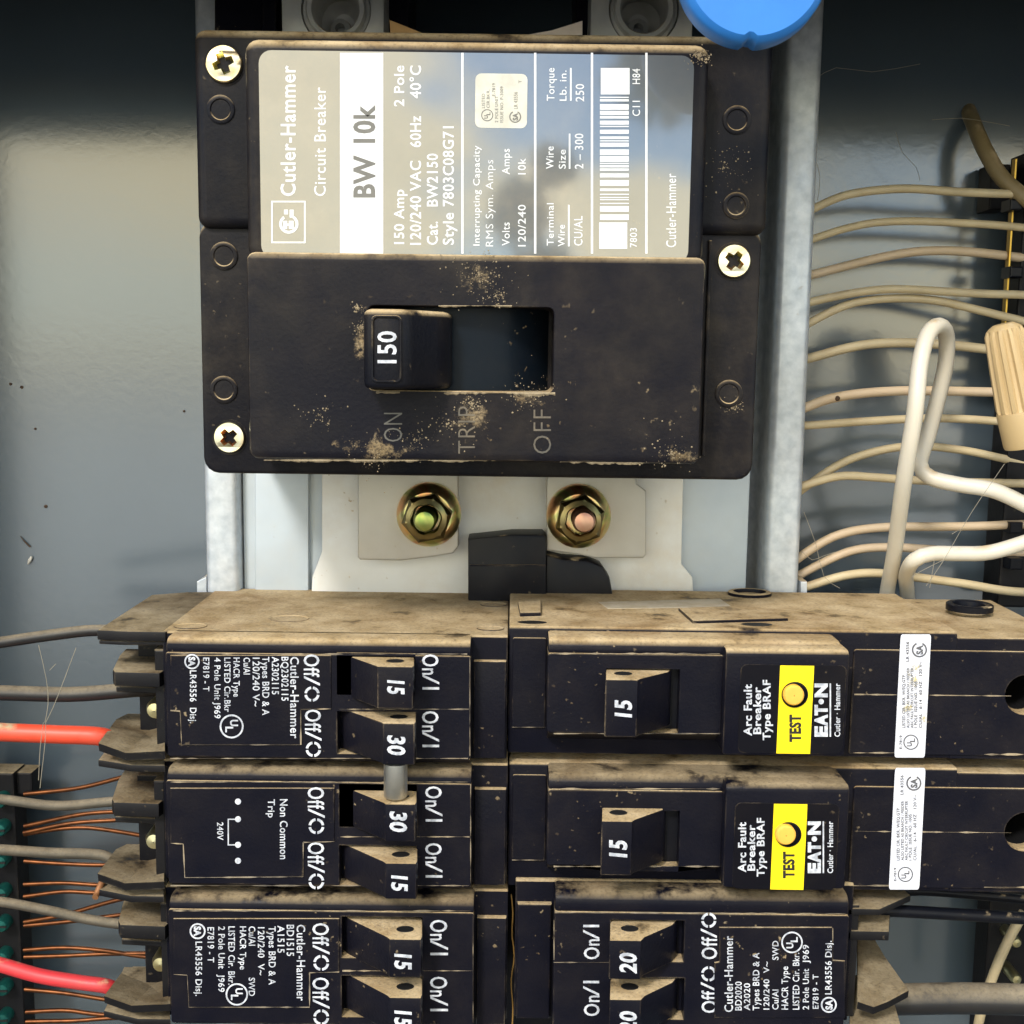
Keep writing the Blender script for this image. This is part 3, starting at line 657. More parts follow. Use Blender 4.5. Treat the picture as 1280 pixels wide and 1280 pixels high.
def left_unit(par, dx, y0, y1, first, offs, ons, handles, plate, slots, lettering):
    """one one-inch module on the left: y0 its top front row, y1 its bottom row"""
    Z = lambda py, Y=YD: P(400, py, Y)[1]
    X = lambda px, Y=YD: P(px, (y0+y1)/2, Y)[0]
    x0, x1 = X(208+dx), X(588+dx)
    zt = Z(y0+(4 if not first else 0)); zb = Z(y1)
    # case
    xc1 = X(634, 243)
    g = G(); g.prism([(YB-22, zb-.02), (YB-22, zt), (243.4, zt), (243, zt-.4), (243, zb-.02)], X(205+dx, 243), xc1, .25, 'x', .25); mk('case', g, M['black'], par)
    g = G(); g.box(X(592+dx, 241.5), X(632, 241.5), 241.5, 244, Z(y1-12, 241.5), Z(y0+24, 241.5), .3); mk('shoulder', g, M['black'], par, smooth=35)
    # deck rim, deck and face plate with handle openings
    zr = Z(y0+17)
    g = G(); g.prism(deck_profile(zt, zr-.6, YD+.3, 244, 2.1), x0, x1, .7, 'x', .5); mk('top_rim', g, M['black' if first else 'rim'], par, smooth=30)
    g = G(); g.box(x0+.3, x1-.3, YD+3.6, 244, zb+.4, zr); mk('deck', g, M['black'], par)
    zf = Z(y1-9)
    holes = []
    for sx0, sy0, sx1, sy1 in slots:
        a, b_, c, d = RX(sx0, sy0, sx1, sy1, YD); holes.append([(a, c), (b_, c), (b_, d), (a, d)])
    g = G(); g.plate(rr(x0, x1, zf, zr-.15, .6), holes, YD, YD+4, .22); mk('face_plate', g, M['black'], par)
    g = G(); g.prism([(YD+1.2, zf-.3), (YD+1.8, zf-.1), (YD+6, zf-.1), (YD+6, zb+.3), (YD+2.2, zb+.3)], x0, x1, .3, 'x', .3); mk('bottom_lip', g, M['black'], par)
    g = G(); g.prism(PP(plate, YD-.15), YD-.3, YD+.1, .12); mk('marking_panel', g, M['black'], par)
    g = G(); ym = (y0+y1)/2+6
    seam(g, 424+dx, ym+2, 586+dx, ym+2, YD-.02, 2.0); seam(g, 212+dx, y1-9, 585+dx, y1-9, YD-.02, 1.6); seam(g, 587.3+dx, y0+20, 587.3+dx, y1-12, YD-.02, 1.2)
    seam(g, 212+dx, y0+17.5, 584+dx, y0+17.5, YD-.02, 1.8)
    p_ = plate
    for i in range(len(p_)-2): seam(g, *p_[i+1], *p_[i+2], YD-.34, 1.8) if i < len(p_)-3 else None
    mk('dust_seam', g, M['dustline'], par, kind='stuff')
    for w_, rs, Yw in (('Off/O', offs, YD-.36), ('On/I', ons, YD-.05)):
        for r in rs: g = G(); off_on(g, w_, r, 'dn', Yw); mk('switch_lettering', g, M['white'], par)
    g = G(); lettering(g); mk('rating_lettering', g, M['white'], par)
    for h in handles:
        ytop, ybot, xf0, xf1, txt, tr = h
        xs = [422+dx, 432+dx, xf0-2, xf0+1, xf1-1, xf1+1, xf1+1]; Ys = [241, 238.5, 230.5, 229.6, 229.6, 231, 241]
        handle(par, xs, Ys, ytop, ybot, 229.6, txt, tr, 'dn', ((xf0+xf1)/2, ytop-11, 234))
    return zt, zb

x, z = P(420, 1117, 260)
qb = thing('quad_breaker', 'upper left dusty black breaker pair with four toggles tied in the middle', 'circuit breaker', (x, 286, z), 'black branch breakers')
def let1(g):
    Y = YD-.36; D = lambda s, a, b, c, d, bo=.012: text(g, s, (a, b, c, d), 'dn', Y, bo)
    D('Cutler-Hammer', 363, 821, 374, 923); D('BQ2302115', 352, 821, 361, 876); D('A2302115', 340, 821, 349, 868); D('Types BRD & A', 328, 821, 337, 894)
    D('120/240 V~', 316, 822, 325, 883); D('Cu/Al', 304.5, 822, 313, 843); D('HACR Type', 292, 822, 300, 871); D('LISTED Cir.Bkr', 280.5, 822, 288.5, 890)
    D('4 Pole Unit J969', 268, 822, 276, 898); D('E7819 - T', 254, 822, 262, 864); D('LR43556  Disj.', 237.5, 838, 246, 904); csa(g, 240, 827, 9.6, 'dn', Y); ul(g, 289.5, 908, 15, 'dn', Y)
left_unit(qb, 0, 800, 957, True, [(380, 818, 400, 877), (381.5, 887, 402, 946)], [(528, 818, 549, 862), (528, 889, 549, 934)],
          [(833, 886, 471, 517, '15', (485, 850, 506, 868)), (904, 956, 478, 519, '30', (485, 919, 507, 944))],
          [(213, 819), (213, 888), (225, 889), (227, 931), (376, 931), (376, 887), (414, 886), (414, 819)], [(421, 816.5, 519, 869), (421.5, 889.5, 519.5, 943)], let1)
def let2(g):
    Y = YD-.36; D = lambda s, a, b, c, d, bo=.012: text(g, s, (a, b, c, d), 'dn', Y, bo)
    D('Non Common', 350, 999, 360, 1074); D('Trip', 335, 999, 344, 1022); D('240V', 271.5, 1028, 279.5, 1050)
    for py in (1002, 1024, 1056, 1076): disc(g, 297.5, py, 3.8, Y)
    bar(g, 285, 1023.4, 295, 1024.8, Y); bar(g, 285, 1055.4, 295, 1056.8, Y); bar(g, 284.6, 1023.4, 286, 1056.8, Y)
left_unit(qb, 1, 960, 1116, False, [(385, 984, 406, 1042), (385, 1053, 406, 1111)], [(532, 983, 553, 1027), (532, 1054, 553, 1097)],
          [(1005, 1052, 481, 520, '30', (488, 1014, 509, 1040)), (1079, 1124, 481, 521, '15', (490, 1094, 510, 1114))],
          [(213, 985), (213, 1054), (229, 1055), (231, 1097), (379, 1096), (379, 1053), (418, 1052), (418, 985)], [(424, 980, 521, 1034), (424, 1057, 521, 1107)], let2)
# tie post through two toggles
x, zt1 = P(494.5, 955, 232.5); _, zt0 = P(494.5, 996, 232.5)
g = G(); n = 24; R = 15.5*232/FPX
g.loft([[(x+r*math.cos(2*math.pi*k/n), 232.6+r*math.sin(2*math.pi*k/n), zz) for k in range(n)] for r, zz in ((R*.8, zt1+.6), (R, zt1+.3), (R, zt0+.3), (R*.9, zt0))], True, True)
mk('tie_post', g, M['tie'], qb, smooth=40)
# clamps on the left of the quad breaker
zq = P(400, 800, YD)[1]-.03; g = G(); g.prism([(P(a, 770, b)[0], b) for a, b in [(121, 243.5), (160, 242.6), (206, 242.6), (213, 244), (320, 285.5), (262, 285.5), (235, 285), (190, 281)]], zq-2.2, zq, .3, 'z', .3); mk('clamp_ear', g, M['ear'], qb, smooth=40)
g = G(); g.prism([(P(a, 770, b)[0], b) for a, b in [(123, 244), (150, 243.3), (206, 243.3), (206, 262), (160, 262)]], zq-3.2, zq-2.35, .2, 'z', .2); mk('clamp_ear', g, M['ear'], qb, smooth=40)
def col(y0, y1, x0=197, x1=209, Y=243):
    a, b_, c, d = RX(x0, y0, x1, y1, Y); g = G(); g.box(a, b_, Y, Y+40, c, d, .3); mk('terminal_wall', g, M['ear'], qb)
def side(par, y0, y1, x0=176, x1=206, Y=255):
    a, b_, c, d = RX(x0, y0, x1, y1, Y); g = G(); g.box(a, b_, Y, 286, c, d, .3); mk('terminal_wall', g, M['ear'], par)
def clamps(par, dy, dx=0, first=False):
    a, b_, c, d = RX(195+dx, 812+dy, 209+dx, 940+dy, 244); g = G(); g.box(a, b_, 243.6, 284, c, d, .4); mk('terminal_wall', g, M['ear'], par)
    side(par, 806+dy, 940+dy, 174+dx, 200+dx)
    ear(par, [(141+dx, 244), (143+dx, 242), (199+dx, 241.5), (206+dx, 244), (206+dx, 262), (158+dx, 262), (150+dx, 256)], 840+dy, 242, 3.2)
    g = G(); zz = P(170, 858+dy, 246)[1]; g.prism([(P(a_, 858+dy, b2)[0], b2) for a_, b2 in ((145+dx, 246), (206+dx, 245), (206+dx, 262), (160+dx, 262))], zz-1.4, zz, .3, 'z', .3); mk('clamp_ear', g, M['ear'], par)
    f = funnel(par, 122+dx, 206+dx, 123+dx, 893+dy, 937+dy)
    ear(par, [(123+dx, 243), (165+dx, 240), (206+dx, 240), (206+dx, 262), (150+dx, 262)], 954+dy, 241, 1.6)
    x, z = P(192+dx, 886+dy, 246); g = G(); g.lathe(x+.6, z, [(.1, 244.4), (1.6, 244.6), (2.2, 246), (2.2, 250)], 16); mk('terminal_screw', g, M['brassw'], par, smooth=50)
clamps(qb, 0); clamps(qb, 163, -1)

x, z = P(420, 1285, 260)
lt = thing('tandem_breaker', 'lower left black twin breaker with two 15 toggles under the quad breaker', 'circuit breaker', (x, 286, z), 'black branch breakers')
def let3(g):
    Y = YD-.36; D = lambda s, a, b, c, d, bo=.012: text(g, s, (a, b, c, d), 'dn', Y, bo)
    D('Cutler-Hammer', 371, 1156, 382, 1251); D('BD1515', 358.5, 1156, 368, 1195); D('A1515', 347, 1157, 356, 1191); D('Types BRD & A', 336, 1158, 345, 1231)
    D('120/240  V~', 322.5, 1159, 331, 1219); D('Cu/Al', 311, 1158, 319.5, 1182); D('SWD', 311, 1222, 319, 1245); D('HACR Type', 300, 1158, 308, 1212)
    D('LISTED Cir. Bkr.', 285.5, 1158, 294, 1231); D('2 Pole Unit', 273, 1158, 281.5, 1211); D('J969', 273, 1218, 281, 1240); D('E7819 - T', 259.5, 1159, 268, 1203)
    D('LR43556 Disj.', 244.5, 1177, 253, 1245); csa(g, 247, 1164, 10, 'dn', Y); ul(g, 296, 1243, 14, 'dn', Y)
left_unit(lt, 4, 1121, 1290, False, [(391, 1154, 412, 1213), (391, 1222, 412, 1281)], [(538, 1150, 560, 1194), (538, 1221, 560, 1264)],
          [(1174, 1222, 486, 527, '15', (494, 1192, 515, 1212)), (1247, 1292, 486, 527, '15', (494, 1263, 515, 1283))],
          [(217, 1148), (217, 1218), (234, 1219), (236, 1259), (387, 1259), (387, 1216), (424, 1215), (424, 1148)], [(427, 1146, 528, 1198), (427, 1220, 528, 1272)], let3)
clamps(lt, 316, 7)

# ---------------- arc fault breakers
def af(label, dy, sy, dx, y_body, y_deck, y_bot, h, tr, lab, stick, sc_hole, first):
    x, z = P(960, y_bot, 260)
    t_ = thing('arc_fault_breaker', label, 'circuit breaker', (x, 286, z), 'arc fault breakers')
    YBd = 244; YK = 236.5; YR = 233.5
    Z = lambda py, Y: P(900, py, Y)[1]; X = lambda px, Y: P(px, (y_body+y_bot)/2, Y)[0]
    zt = Z(y_body, YBd); zb = Z(y_bot, YBd)
    g = G(); g.prism(deck_profile(zt, zb, YBd, 285, .9 if first else .7), X(635+dx, YBd), X(1192+dx, YBd), .5, 'x', .0); mk('case', g, M['black'], t_, smooth=30)
    zt2 = zt-(1.3 if first else .9)
    g = G(); g.plate([(X(1192+dx, YBd), zb), (X(1330, YBd), zb), (X(1330, YBd), zt2), (X(1192+dx, YBd), zt2)], [circ(*P(*sc_hole, YBd), 25*YBd/FPX, 28)], YBd, 247, .3, hb=.3); g.box(X(1192+dx, YBd), X(1240, YBd), 247, 285, zb, zt2); g.box(X(1240, YBd), X(1330, YBd), 264, 285, zb, zt2); g.box(X(1240, YBd), X(1330, YBd), 247, 264, zt2-4, zt2); mk('end_case', g, M['black'], t_)
    hx, hz = P(*sc_hole, YBd)
    g = G(); g.lathe(hx, hz, [(25*YBd/FPX+.4, 246.5), (25*YBd/FPX+.4, 262), (3, 263), (.2, 263)], 28); mk('terminal_well', g, M['pit'], t_)
    g = G(); g.prism(rr(X(640+dx, YBd), X(682+dx, YBd), Z(y_bot-32, YBd), Z(y_body+14, YBd), .5), YBd-.35, YBd+.2, .2); mk('flat_panel', g, M['black'], t_)
    g = G(); g.prism(rr(X(1064+dx, YBd), X(1330, YBd), Z(y_bot-5, YBd), Z(y_body+24, YBd), .7), YBd-.4, YBd+.2, .25); 
    g = G(); g.plate(rr(X(1064+dx, YBd), X(1330, YBd), Z(y_bot-5, YBd), Z(y_body+23, YBd), .7), [circ(hx, hz, 25*YBd/FPX+.25, 28)], YBd-.4, YBd+.2, .25); mk('flat_panel', g, M['black'], t_)
    # deck with handle opening
    zd = Z(y_deck, YK+3); zdb = Z(y_bot-26, YK)
    xk0, xk1 = X(684+dx, YK), X(904+dx, YK)
    g = G(); g.prism(deck_profile(zd, zd-3.2, YK+.15, YBd+.5, 2.2), xk0, X(1050+dx, YK), .7, 'x', .7); mk('top_rim', g, M['black' if first else 'rim'], t_, smooth=30)
    sl = RX(757+dx, h[0]-14, 849+dx, h[1]-6, YK)
    g = G(); g.plate(rr(xk0, xk1, zdb, zd-3.0, .8), [[(sl[0], sl[2]), (sl[1], sl[2]), (sl[1], sl[3]), (sl[0], sl[3])]], YK, YBd+.5, .3); mk('deck', g, M['black'], t_)
    g = G(); g.prism([(YK+.6, zdb), (YBd, zdb), (YBd, zdb-3.4), (YBd-1.2, zdb-3.2)], xk0+.3, X(915+dx, YK), .2, 'x', .2); mk('skirt', g, M['black'], t_)
    g = G(); a = h[0]-10; g.box(sl[0], sl[1], YK+3, YK+5, sl[2], sl[3]); mk('slot_floor', g, M['cleanblack'], t_)
    g = G(); text(g, 'OFF', (812+dx, h[0]+8, 838+dx, h[1]-12), 'up', YK+2.9, .02); mk('raised_lettering', g, M['cleanblack'], t_)
    # raised button housing
    xr0, xr1 = X(905+dx, YR), X(1061+dx, YR)
    zr1 = Z(y_deck+14, YR); zr0 = Z(y_bot-1, YR)
    g = G(); g.prism(deck_profile(zr1, zr0, YR, YBd+.5, 1.6), xr0, xr1, .9, 'x', .9); bh = mk('button_housing', g, M['black' if first else 'rim'], t_, smooth=30)
    # handle
    xf0, xf1 = h[2], h[3]
    handle(t_, [xf0, xf0, xf1, xf1+4, xf1+38, xf1+42, xf1+42], [241, 229.3, 229.3, 230.5, 236, 238, 241], h[0], h[1], 229.3, '15', tr, 'up', ((xf0+xf1)/2+2, h[0]-11, 234))
    # button label
    lx0, ly0, lx1, ly1 = lab
    YQ = YR-.1
    fy = lambda f_: ly0+(ly1-ly0)*f_; fx = lambda f_: lx0+(lx1-lx0)*f_
    bx, by = fx(.525), fy(.335 if first else .36)
    c = P(bx, by, YQ); hr = 17*YQ/FPX
    g = G(); g.plate(rr(*RX(lx0, ly0, lx1, ly1, YQ), 1.3), [circ(*c, hr, 32)], YQ, YQ+.25, .08); lb_ = mk('button_label', g, M['lblack'], t_)
    g = G(); a, b_, cc, d = RX(fx(.37), ly0+1, fx(.69), ly1, YQ)
    g.plate([(a, cc), (b_, cc), (b_, d), (a, d)], [circ(*c, hr, 32)], YQ-.03, YQ+.01, 0); mk('yellow_band', g, M['yellow'], lb_)
    g = G(); g.lathe(*c, [(hr, YQ+.05), (hr, YQ-.25), (hr-.25, YQ-.3), (hr-.35, YQ+.2), (hr-.35, YQ+2.5), (.1, YQ+2.6)], 32); mk('button_well', g, M['cleanblack'], lb_, smooth=35)
    bo = P(bx-1 if first else bx-3, by+1, YQ-1.2); br = 13.2*YQ/FPX
    g = G(); g.lathe(*bo, [(br, YQ+2.5), (br, YQ-1.2), (br-.3, YQ-1.6), (br-.8, YQ-1.65), (.1, YQ-1.6)], 32); mk('test_button', g, M['button'], t_, smooth=35)
    g = G(); U = lambda s, a, b, c_, d, bo=.02: text(g, s, (a, b, c_, d), 'up', YQ-.05, bo)
    U('Arc Fault', fx(.04), fy(.22), fx(.118), fy(.80), .025); U('Breaker', fx(.13), fy(.25), fx(.205), fy(.78), .025); U('Type BRAF', fx(.22), fy(.17), fx(.295), fy(.85), .025)
    eat(g, fx(.715), fy(.21), fx(.83), fy(.81), YQ-.05); bar(g, fx(.856), fy(.21), fx(.87), fy(.81), YQ-.05); U('Cutler · Hammer', fx(.90), fy(.21), fx(.955), fy(.81), .02)
    mk('lettering', g, M['white'], lb_)
    g = G(); U('TEST', fx(.475), fy(.56), fx(.58), fy(.87), .05); mk('test_lettering', g, M['blackp'], lb_)
    # approval sticker
    (a0, b0), (a1, b1) = stick    # top-left, bottom-right of the tilted sticker
    wd = 38; tl = (a0, b0); Y = YBd-.55
    ht = b1-b0; tx = -8
    def S(u, v): return (a0+u*wd+v*tx, b0+v*ht)
    cor = []
    for cu_, cv, a in ((1, 0, 90), (0, 0, 180), (0, 1, 270), (1, 1, 0)):
        pass
    pts = []
    for u, v in ((0, .04), (.01, .012), (.05, 0), (.95, 0), (.99, .012), (1, .04), (1, .96), (.99, .988), (.95, 1), (.05, 1), (.01, .988), (0, .96)): pts.append(S(u, v))
    g = G(); g.prism(PP(pts, Y), Y, Y+.12, 0); 
    if first:
        sx_ = [((P(a, b_, Y)[0]-t_['_o'][0])*K, (P(a, b_, Y)[1]-t_['_o'][2])*K, ra*Y/FPX*K, rz_*Y/FPX*K, am) for a, b_, ra, rz_, am in ((1145, 850, 18, 50, 1.), (1132, 885, 20, 14, 1.), (1155, 900, 20, 22, 1.))]
        M['stickst'] = surf('stained_white_sticker', (.66, .67, .74), .45, base2=(.62, .63, .70), top=0, edge=0, film=.06, speck=.2, dust=((.50, .42, .18), (.60, .50, .26)), stains=sx_)
    st = mk('approval_sticker', g, M['stickst' if first else 'sticker'], t_)
    g = G(); Y -= .04
    def U(s, u0, v0, u1, v1, bo=.022):
        vv = (v0+v1)/2; text(g, s, (S(u0, vv)[0], S(0, v0)[1], S(u1, vv)[0], S(0, v1)[1]), 'up', Y, bo)
    U('LISTED CIR. BKR. W/EQ.GTP', .16, .33, .26, .76); U('ALSO LISTED AS BRANCH / FEEDER', .30, .27, .39, .76); U('ARC FAULT CIRCUIT INTERRUPTER', .43, .27, .52, .76)
    U('1 POLE  ISSUE NO. 1005', .56, .38, .66, .76); U('CU/AL   6-14   60 HZ   120 V~', .70, .22, .80, .76); U('LR 43556', .2, .06, .3, .22); U('E-7819', .14, .82, .22, .93)
    csa(g, *S(.64, .125), 9.5, 'up', Y); ul(g, *S(.52, .875), 9.5, 'up', Y); mk('approval_lettering', g, M['darkp'], st)
    # dust in seams
    g = G(); Yq = YBd-.45
    seam(g, 1068+dx, y_body+82, 1264, y_body+84, Yq, 2.0); seam(g, 640+dx, y_bot-36, 682+dx, y_bot-36, Yq, 1.2); seam(g, 1066+dx, y_bot-4, 1130+dx, y_bot-4, Yq, 2)
    seam(g, 692+dx, y_bot-28, 755+dx, y_bot-28, YK-.04, 2.0); seam(g, 800+dx, y_bot-28, 900+dx, y_bot-28, YK-.04, 2.2); seam(g, 1230, y_bot-2, 1280, y_bot-2, YBd-.45, 2.5)
    seam(g, 690+dx, y_deck+20, 900+dx, y_deck+20, YK-.04, 2.2)
    mk('dust_seam', g, M['dustline'], t_, kind='stuff')
    return t_
def eat(g, x0, y0, x1, y1, Y):
    """the letters E A T dot N reading upwards"""
    H = y1-y0; U = lambda s, a, b: text(g, s, (x0, y1-H*b, x1, y1-H*a), 'up', Y, .06)
    U('E', 0, .20); U('A', .20, .42); U('T', .40, .60)
    disc(g, (x0+x1)/2+.5, y1-H*.66, 3.4, Y); U('N', .74, 1.)
M['lblack'] = surf('gloss_black_label', (.004, .004, .007), .34, spec=.12, top=0, edge=.6, film=.01, speck=.5, edge_r=.0003)
a1 = af('upper right black arc fault breaker with thick tan dust on its top', 0, 0, 0, 786, 797, 945, (850, 922, 757, 797), (768, 875, 789, 897), (924, 831, 1056, 942), ((1126, 793), (1124, 947)), (1281, 868), True)
a2 = af('second black arc fault breaker, just above the breaker with 20 toggles', 0, 0, 0, 957, 966, 1111, (1027, 1095, 752, 790), (761, 1050, 783, 1072), (917, 1004, 1047, 1112), ((1119, 960), (1111, 1112)), (1280, 1039), False)
# details on the dusty top of the upper one
def topz(py, Y): return P(900, py, Y)[1]
ZT1 = P(900, 786, 244)[1]
def ytop_at(py):                       # depth at which picture row py meets the top face
    lo, hi = 240., 300.
    for _ in range(40):
        m_ = (lo+hi)/2
        if P(900, py, m_)[1] > ZT1: lo = m_
        else: hi = m_
        # rows nearer the horizon lie deeper
    return (lo+hi)/2
def on_top(px, py): Y = ytop_at(py); return (P(px, py, Y)[0], Y)
g = G(); x, Y = on_top(1212, 757); n = 28
g.loft([[(x+r*math.cos(2*math.pi*k/n), Y+r*.95*math.sin(2*math.pi*k/n), ZT1+dz) for k in range(n)] for r, dz in ((5.3, -.2), (5.3, 1.1), (5.0, 1.3), (3.9, 1.3), (3.6, 1.0), (3.4, -.1))], False, False); mk('ring_boss', g, M['cleanblack'], a1, smooth=30)
g = G(); x, Y = on_top(937, 743); g.loft([[(x+r*math.cos(2*math.pi*k/n), Y+r*.8*math.sin(2*math.pi*k/n), ZT1+dz) for k in range(n)] for r, dz in ((5.3, -.2), (5.3, .7), (4.9, .9), (4.0, .9), (3.8, -.1))], False, False); mk('ring_boss', g, M['black'], a1, smooth=30)
for px, py, r in ((665, 781, 3.2), (946, 780, 3.4)):
    g = G(); x, Y = on_top(px, py); g.loft([[(x+r_*math.cos(2*math.pi*k/n), Y+r_*.5*math.sin(2*math.pi*k/n), ZT1+dz) for k in range(n)] for r_, dz in ((r, .03), (r*.9, .05))]+[[(x+.1*math.cos(2*math.pi*k/n), Y+.05*math.sin(2*math.pi*k/n), ZT1+.06) for k in range(n)]], False, True); mk('rivet_hole', g, M['pit'], a1)
g = G(); q = [on_top(*p_) for p_ in ((848, 764), (935, 760), (960, 764), (985, 775), (866, 780))]; g.prism(q, ZT1-.5, ZT1+.7, 0, 'z', .25); mk('raised_pad', g, M['black'], a1)
g = G(); q = [on_top(*p_) for p_ in ((748, 755), (900, 749), (915, 759), (760, 763))]; g.prism(q, ZT1, ZT1+.12, 0, 'z'); mk('paper_strip', g, simple('dusty_paper', (.52, .46, .36), .9, col2=(.42, .35, .25), sc_=300), a1)
g = G(); q = [on_top(*p_) for p_ in ((647, 760), (676, 758), (676, 773), (650, 774))]; g.prism(q, ZT1-.5, ZT1+.9, 0, 'z', .25); mk('raised_pad', g, M['black'], a1)
# details on the quad breaker's top
ZT2 = P(400, 800, YD)[1]
def on_top2(px, py):
    lo, hi = 236., 300.
    for _ in range(40):
        m_ = (lo+hi)/2
        if P(400, py, m_)[1] > ZT2: lo = m_
        else: hi = m_
    Y = (lo+hi)/2; return (P(px, py, Y)[0], Y)
for px, py, r in ((362, 774, 4.4), (238, 785, 3.6), (617, 753, 3.2), (613, 783, 3.0)):
    g = G(); x, Y = on_top2(px, py); g.loft([[(x+r_*math.cos(2*math.pi*k/n), Y+r_*.75*math.sin(2*math.pi*k/n), ZT2+dz) for k in range(n)] for r_, dz in ((r, .0), (r*.97, .18), (r*.9, .02))], False, True); mk('rivet_dimple', g, M['black'], qb, smooth=30)

# ---------------- right twin
x, z = P(870, 1285, 260)
rt = thing('tandem_breaker', 'lower right black twin breaker with two 20 toggles and dark clamp ears', 'circuit breaker', (x, 286, z), 'black branch breakers')
Z = lambda py, Y=YD: P(870, py, Y)[1]; X = lambda px, Y=YD: P(px, 1200, Y)[0]
zt = Z(1119); zb = Z(1292)
g = G(); g.prism([(286, zb), (286, zt+.3), (243.5, zt+.3), (243, zt-.2), (243, zb)], X(643, 243), X(1063, 243), .3, 'x', .3); mk('case', g, M['black'], rt)
g = G(); g.box(X(646, 242), X(688, 242), 241.6, 244, Z(1275, 242), Z(1132, 242), .3); mk('shoulder', g, M['black'], rt)
x0, x1 = X(692), X(1059)
g = G(); g.prism(deck_profile(zt, Z(1141)-.4, YD+.3, 244, 2.4), x0, x1, .8, 'x', .8); mk('top_rim', g, M['rim'], rt, smooth=30)
g = G(); g.box(x0+.3, x1-.3, YD+3.6, 244, zb, Z(1141)); mk('deck', g, M['black'], rt)
holes = []
for r in ((763, 1150, 855, 1202), (763, 1222, 855, 1274)):
    a, b_, c, d = RX(*r, YD); holes.append([(a, c), (b_, c), (b_, d), (a, d)])
g = G(); g.plate(rr(x0, x1, Z(1288), Z(1142), .7), holes, YD, YD+4, .25); mk('face_plate', g, M['black'], rt)
g = G(); g.prism(PP([(899, 1159), (1040, 1159), (1041, 1200), (1056, 1201), (1056, 1272), (893, 1272), (893, 1203), (899, 1202)], YD-.15), YD-.3, YD+.1, .12); mk('marking_panel', g, M['black'], rt)
for w_, r in (('Off/O', (876, 1141, 896, 1199)), ('Off/O', (876, 1208, 896, 1266)), ('On/I', (729, 1156, 749, 1199)), ('On/I', (729, 1226, 749, 1270))):
    g = G(); off_on(g, w_, r, 'up', YD-.05); mk('switch_lettering', g, M['white'], rt)
g = G(); Yq = YD-.36; U = lambda s, a, b, c, d, bo=.012: text(g, s, (a, b, c, d), 'up', Yq, bo)
U('Cutler-Hammer', 905, 1170, 916, 1265); U('BD2020', 918.5, 1227, 927, 1263); U('A2020', 929.5, 1229, 937.5, 1263); U('Types BRD & A', 940.5, 1191, 949, 1263); U('120/240  V~', 954, 1202, 961.5, 1262)
U('Cu/Al', 965, 1237, 973, 1262); U('SWD', 965, 1176, 973, 1200); U('HACR Type', 976.5, 1208, 985, 1262); U('LISTED Cir. Bkr.', 990.5, 1191, 999, 1262); U('2 Pole Unit', 1003, 1211, 1011, 1262)
U('J969', 1003, 1181, 1011, 1204); U('E7819 - T', 1015.5, 1218, 1023, 1261); U('LR43556 Disj.', 1031, 1176, 1039.5, 1243); ring(g, 1036, 1256, 8, 10, Yq); text(g, 'SA', (1031.8, 1249.8, 1040.2, 1262.2), 'up', Yq, .05); ul(g, 990, 1178, 13.5, 'up', Yq); mk('rating_lettering', g, M['white'], rt)
g = G(); seam(g, 692, 1203, 763, 1203, YD-.03, 1.6); seam(g, 694, 1140.5, 1057, 1142, YD-.03, 1.6); seam(g, 899, 1159, 1040, 1159, YD-.34, 1.4); seam(g, 1041, 1200, 1057, 1201, YD-.34, 1.8); seam(g, 1041, 1160, 1041, 1199, YD-.34, 1.2); seam(g, 692.5, 1150, 692.5, 1200, YD-.03, 1.4)
mk('dust_seam', g, M['dustline'], rt, kind='stuff')
for ytop, ybot, tr in ((1176, 1225, (774, 1191, 795, 1217)), (1250, 1296, (774, 1264, 795, 1290))):
    handle(rt, [762, 762, 801, 806, 840, 846, 846], [241, 229.3, 229.3, 231, 236.5, 239, 241], ytop, ybot, 229.3, '20', tr, 'up', (787, ytop-12, 234.5))
ear(rt, [(1062, 243), (1112, 243), (1112, 262), (1062, 262)], 1152, 243, 2.2); ear(rt, [(1062, 243), (1100, 243), (1138, 250), (1100, 264), (1062, 262)], 1124, 243, 1.6)
g = G(); g.box(*RX(1060, 1125, 1072, 1270, 243)[:2], 243.5, 284, Z(1270, 243), Z(1130, 243), .3); mk('terminal_wall', g, M['ear'], rt)
g = G(); V = lambda px, py, Y: (P(px, py, Y)[0], Y, P(px, py, Y)[1])
top = [V(1072, 1167, 266), V(1090, 1169, 266), V(1106, 1196, 257), V(1136, 1238, 243), V(1110, 1252, 240), V(1092, 1259, 239), V(1072, 1252, 239)]; mid = V(1082, 1222, 248)
g.add(top+[mid], [(i, (i+1) % 7, 7) for i in range(7)]); bot = [(a, b_+.3, c-1.8) for a, b_, c in top]; g.add(top+bot, [(i, i+1, 8+i, 7+i) for i in range(6)]); g.add(bot, [tuple(range(7))]); mk('wire_guide', g, M['ear'], rt)
ear(rt, [(1062, 240), (1128, 240), (1105, 262), (1062, 262)], 1268, 241, 1.6)
